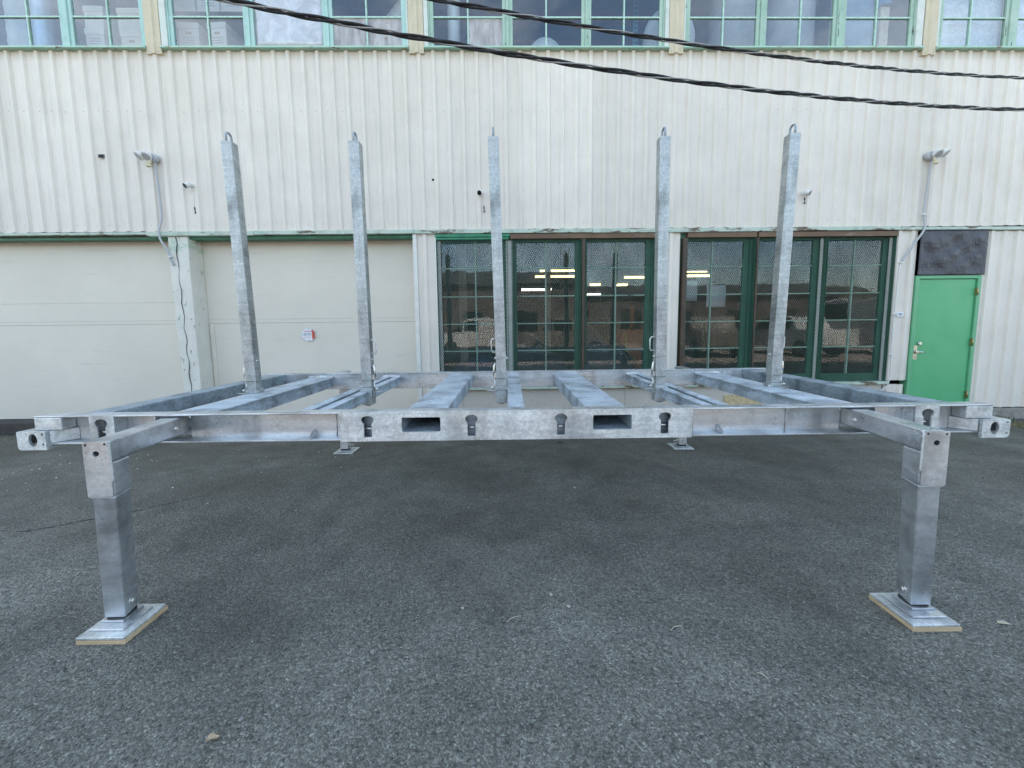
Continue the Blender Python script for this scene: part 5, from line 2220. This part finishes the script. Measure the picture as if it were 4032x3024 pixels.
stones('paint_flakes', 25, 'flake_white', lambda r: 0.004 + 0.010 * r.beta(1, 2), 5,
       lambda r: (r.uniform(-4.0, 1.5), 4.3 + r.normal() * 0.5), 'white paint flakes under the frame')


def pebble(x, y, s, label, mat='stone_light', seed=0):
    rs_ = random.Random(seed)
    mb = MB()
    mb.ball((0, 0, 0), s, 10, 7, 1.0, 0.75, 0.6)
    mb.v = [(a + rs_.uniform(-.12, .12) * s, b + rs_.uniform(-.12, .12) * s, c + rs_.uniform(-.1, .1) * s + s * 0.45) for a, b, c in mb.v]
    o = mb.build('pebble', mat)
    o.location = (x, y, 0)
    o.rotation_euler = (0, 0, rs_.uniform(0, 6))
    return tag(o, label, 'pebble', 'larger pebbles on the asphalt')


pebble(0.176, 2.11, 0.013, 'largest pale pebble on the asphalt below the left pallet pocket', seed=1)
pebble(0.264, 2.014, 0.012, 'smaller pale pebble just right of the largest one', seed=2)
pebble(-0.33, 2.02, 0.010, 'pale pebble left of the two larger ones', seed=3)
# curled dead leaf
mb = MB()
n = 10
vs = []
for j in range(n + 1):
    u = j / n
    w = 0.020 * math.sin(math.pi * min(1, u * 1.08)) ** 0.8 + 0.001
    for i in range(5):
        v = (i - 2) / 2
        vs.append(((u - 0.5) * 0.085, v * w, 0.006 + 0.012 * v * v + 0.010 * math.sin(u * 5)))
fs = [(j * 5 + i, j * 5 + i + 1, (j + 1) * 5 + i + 1, (j + 1) * 5 + i) for j in range(n) for i in range(4)]
mb.raw(vs, fs, None, True)
lf = one('dead_leaf', mb, 'leaf_dry', 'curled brown dead leaf on the asphalt near the lower left', 'leaf')
lf.location = (-1.215, 1.355, 0.002)
lf.rotation_euler = (0, 0, 0.6)
lf.scale = (0.5, 0.65, 0.7)
solid(lf, 0.0012)
mb = MB()
mb.raw([(-0.045, -0.010, 0.004), (0.0, -0.018, 0.012), (0.048, -0.004, 0.005), (0.02, 0.016, 0.010), (-0.03, 0.014, 0.006)], [(0, 1, 2, 3, 4)])
ch = one('wood_chip', mb, 'straw', 'pale flat wood chip right of the right front foot', 'wood chip')
ch.location = (2.504, 1.824, 0.002)
ch.rotation_euler = (0, 0, -0.3)
ch.scale = (0.6, 0.7, 0.7)
solid(ch, 0.004)


def straw(x, y, L, a, bend, label):
    mb = MB()
    mb.tube([(-L / 2, 0, 0.004), (-L / 6, bend, 0.009), (L / 6, bend * 0.8, 0.007), (L / 2, -bend * 0.4, 0.004)], [0.0016, 0.002, 0.002, 0.0012], 6)
    o = one('straw_stalk', mb, 'straw', label, 'straw', 'dry straw stalks on the asphalt')
    o.location = (x, y, 0)
    o.rotation_euler = (0, 0, a)


straw(0.80, 1.84, 0.085, 0.35, 0.010, 'pale straw stalk on the asphalt right of centre')
straw(-0.05, 1.93, 0.080, 0.6, 0.006, 'thin straw stalk on the asphalt near the middle')
straw(2.45, 2.11, 0.060, -0.1, 0.004, 'straw stalk beside the right front foot')
straw(1.06, 1.56, 0.045, -0.8, 0.003, 'short straw stalk low on the right side')
# old crack in the asphalt on the left
mb = MB()
cr = [(-4.35, 2.95), (-4.15, 3.02), (-3.95, 3.13), (-3.72, 3.24), (-3.52, 3.38), (-3.34, 3.50), (-3.2, 3.62)]
cr = [(-3.95 + (u_ + 4.35) * 0.9, v_) for u_, v_ in cr]
pts = []
rs = random.Random(8)
for a, b in zip(cr[:-1], cr[1:]):
    for k in range(6):
        t_ = k / 6
        pts.append((a[0] + (b[0] - a[0]) * t_ + rs.uniform(-.008, .008), a[1] + (b[1] - a[1]) * t_ + rs.uniform(-.008, .008)))
for k in range(len(pts) - 1):
    (xa, ya), (xb, yb) = pts[k], pts[k + 1]
    w = 0.004 + 0.004 * abs(math.sin(k * 0.9))
    mb.raw([(xa, ya - w, 0.004), (xb, yb - w, 0.004), (xb, yb + w * .6, 0.004), (xa, ya + w * .6, 0.004)], [(0, 1, 2, 3)])
tag(mb.build('asphalt_crack', 'dark_hole'), 'dark crack line in the asphalt at the left', kind='structure')


# weeds at the foot of the right wall
def weed(x, y, n, h, mat, label, seed, spread=0.08):
    rs_ = random.Random(seed)
    mb = MB()
    for _ in range(n):
        a = rs_.uniform(0, 6.28)
        rr = rs_.uniform(0, spread)
        bx, by = rr * math.cos(a), rr * math.sin(a) * 0.6
        hh = h * rs_.uniform(0.5, 1.0)
        lx_, ly_ = rs_.uniform(-.5, .5) * hh, rs_.uniform(-.6, .3) * hh
        w = 0.006 * rs_.uniform(0.6, 1.3)
        mb.raw([(bx - w, by, 0), (bx + w, by, 0), (bx + lx_ * .4 + w, by + ly_ * .4, hh * .6), (bx + lx_ * .4 - w, by + ly_ * .4, hh * .6), (bx + lx_, by + ly_, hh * 0.92)],
               [(0, 1, 2, 3), (3, 2, 4)])
    o = one('weed_tuft', mb, mat, label, 'weed', 'weeds along the wall foot')
    o.location = (x, y, 0)
    return o


weed(7.62, 5.78, 160, 0.12, 'grass_green', 'green weed tuft at the wall foot beside the right corner block', 1, 0.20)
weed(7.70, 5.50, 330, 0.05, 'grass_dry', 'dry brown weed tuft in front of the green one', 2, 0.28)
weed(8.25, 5.70, 120, 0.12, 'grass_green', 'green weed tuft farthest right along the wall foot', 3, 0.2)
weed(-7.3, 5.80, 60, 0.05, 'grass_dry', 'low dry weed tuft at the wall foot on the far left', 4, 0.4)


# ------------------------------------------------------------------ what stands across the yard (seen in the window reflections)
def vehicle(x, y, rz, mat_body, label, kind='van', size=1.0):
    v = tag(empty('parked_' + kind, (x, y, 0), rz), label, kind, 'vehicles parked across the yard')
    v.scale = (size, size, size)
    if kind == 'van':
        side = [(-2.5, 0.35), (-2.5, 1.0), (-2.42, 1.12), (-1.55, 1.25), (-0.85, 1.95), (-0.6, 2.05), (2.35, 2.05), (2.5, 1.9), (2.5, 0.35)]
    else:
        side = [(-2.4, 0.40), (-2.42, 0.85), (-2.30, 1.0), (-1.0, 1.12), (-0.35, 1.68), (0.0, 1.74), (1.0, 1.72), (1.35, 1.15), (2.5, 1.12), (2.52, 0.45)]
    mb = MB()
    mb.prism(side, 'y', -0.88, 0.88)
    body = mb.build('body', mat_body, v, 0.07, 3)
    mb = MB()
    if kind == 'van':
        mb.prism([(-1.50, 1.29), (-0.86, 1.90), (-0.80, 1.90), (-0.80, 1.29)], 'y', -0.892, 0.892)
        mb.box(-0.72, 0.2, -0.892, 0.892, 1.30, 1.88)
        mb.raw([(-1.50, -0.74, 1.302), (-1.50, 0.74, 1.302), (-0.90, 0.70, 1.935), (-0.90, -0.70, 1.935)], [(0, 1, 2, 3)])
    else:
        mb.prism([(-0.90, 1.16), (-0.36, 1.62), (0.30, 1.64), (0.30, 1.16)], 'y', -0.892, 0.892)
        mb.box(0.38, 1.0, -0.892, 0.892, 1.18, 1.62)
        mb.raw([(-0.99, -0.74, 1.145), (-0.99, 0.74, 1.145), (-0.40, 0.70, 1.665), (-0.40, -0.70, 1.665)], [(0, 1, 2, 3)])
    mb.build('side_glass', 'lens_black', v)
    for wx in (-1.6, 1.55):
        for wy in (-0.80, 0.80):
            mb = MB()
            mb.cyl((wx, wy - 0.12, 0.36), (wx, wy + 0.12, 0.36), 0.36, None, 24)
            w = mb.build('wheel', 'cable_black', v, 0.02)
            mb = MB()
            sgn = 1 if wy > 0 else -1
            mb.cyl((wx, wy + sgn * 0.121, 0.36), (wx, wy + sgn * 0.135, 0.36), 0.21, 0.18, 16)
            mb.build('rim', 'cable_bare', w)
    for wy in (-0.62, 0.62):
        mb = MB()
        mb.box(-2.53, -2.46, wy - 0.16, wy + 0.16, 0.78, 0.93)
        mb.build('headlight', 'lens_grey', v, 0.01)
    mb = MB()
    mb.box(-2.56, -2.44, -0.90, 0.90, 0.36, 0.56)
    mb.build('bumper', 'plastic_grey', v, 0.02)
    return v


M['car_white'] = simple('car_white', (0.62, 0.60, 0.56), 0.25, 0, 0.03)
M['car_tan'] = simple('car_tan', (0.20, 0.17, 0.14), 0.3, 0, 0.05)
M['brick_tan'] = simple('brick_tan', (0.13, 0.10, 0.085), 0.85, 0, 0.15, 3)
M['hill_brown'] = simple('hill_brown', (0.10, 0.09, 0.06), 0.9, 0, 0.4, 0.2)
vehicle(18.6, -8.2, RAD(74), 'car_white', 'tall white van parked across the yard, seen reflected in the rightmost meshed sash', 'van', 1.35)
vehicle(14.4, -7.6, RAD(82), 'car_white', 'white pickup parked left of the tall van across the yard', 'truck', 1.12)
vehicle(10.4, -8.2, RAD(100), 'car_tan', 'tan pickup parked left of the white pickup across the yard', 'truck', 1.15)
vehicle(3.6, -10.5, RAD(12), 'car_tan', 'tan van parked sideways across the yard behind the camera', 'van', 1.0)
vehicle(-1.8, -12.5, RAD(5), 'car_white', 'white van parked sideways at far left across the yard', 'van', 1.0)

OB = tag(empty('opposite_building', (0, -22, 0)), 'low tan building across the yard, seen only in the window reflections', 'building')
mb = MB()
mb.box(-34, 6, -9, 0, 0, 5.2)
mb.box(6.02, 30, -8, -0.6, 0, 4.0)
mb.build('wall', 'brick_tan', OB)
mb = MB()
mb.prism([(-9.3, 5.21), (0.5, 5.21), (-4.3, 6.9)], 'x', -34.3, 6.2)
mb.prism([(-8.3, 4.01), (-0.2, 4.01), (-4.3, 5.4)], 'x', 6.3, 30.3)
mb.build('roof', 'interior_floor', OB)
for k in range(13):
    mb = MB()
    xk = -32 + k * 4.7
    yk = 0.0 if xk < 4 else -0.6
    mb.box(xk, xk + 1.8, yk + 0.002, yk + 0.05, 1.2, 2.9)
    mb.build('window', 'lens_black', OB)
mb = MB()
n = 40
vs = []
rs = random.Random(31)
for i in range(n + 1):
    xx_ = -160 + 320 * i / n
    h_ = 9 + 3.5 * math.sin(i * 0.4) + 2 * math.sin(i * 1.1 + 1) + rs.uniform(-1.2, 1.2)
    vs += [(xx_, -90, -0.5), (xx_, -125, h_), (xx_, -149, h_ * 1.1)]
fs = []
for i in range(n):
    fs += [(3 * i, 3 * i + 1, 3 * i + 4, 3 * i + 3), (3 * i + 1, 3 * i + 2, 3 * i + 5, 3 * i + 4)]
mb.raw(vs, fs, None, True)
tag(mb.build('hills', 'hill_brown'), 'dark wooded hills behind the camera', kind='structure')
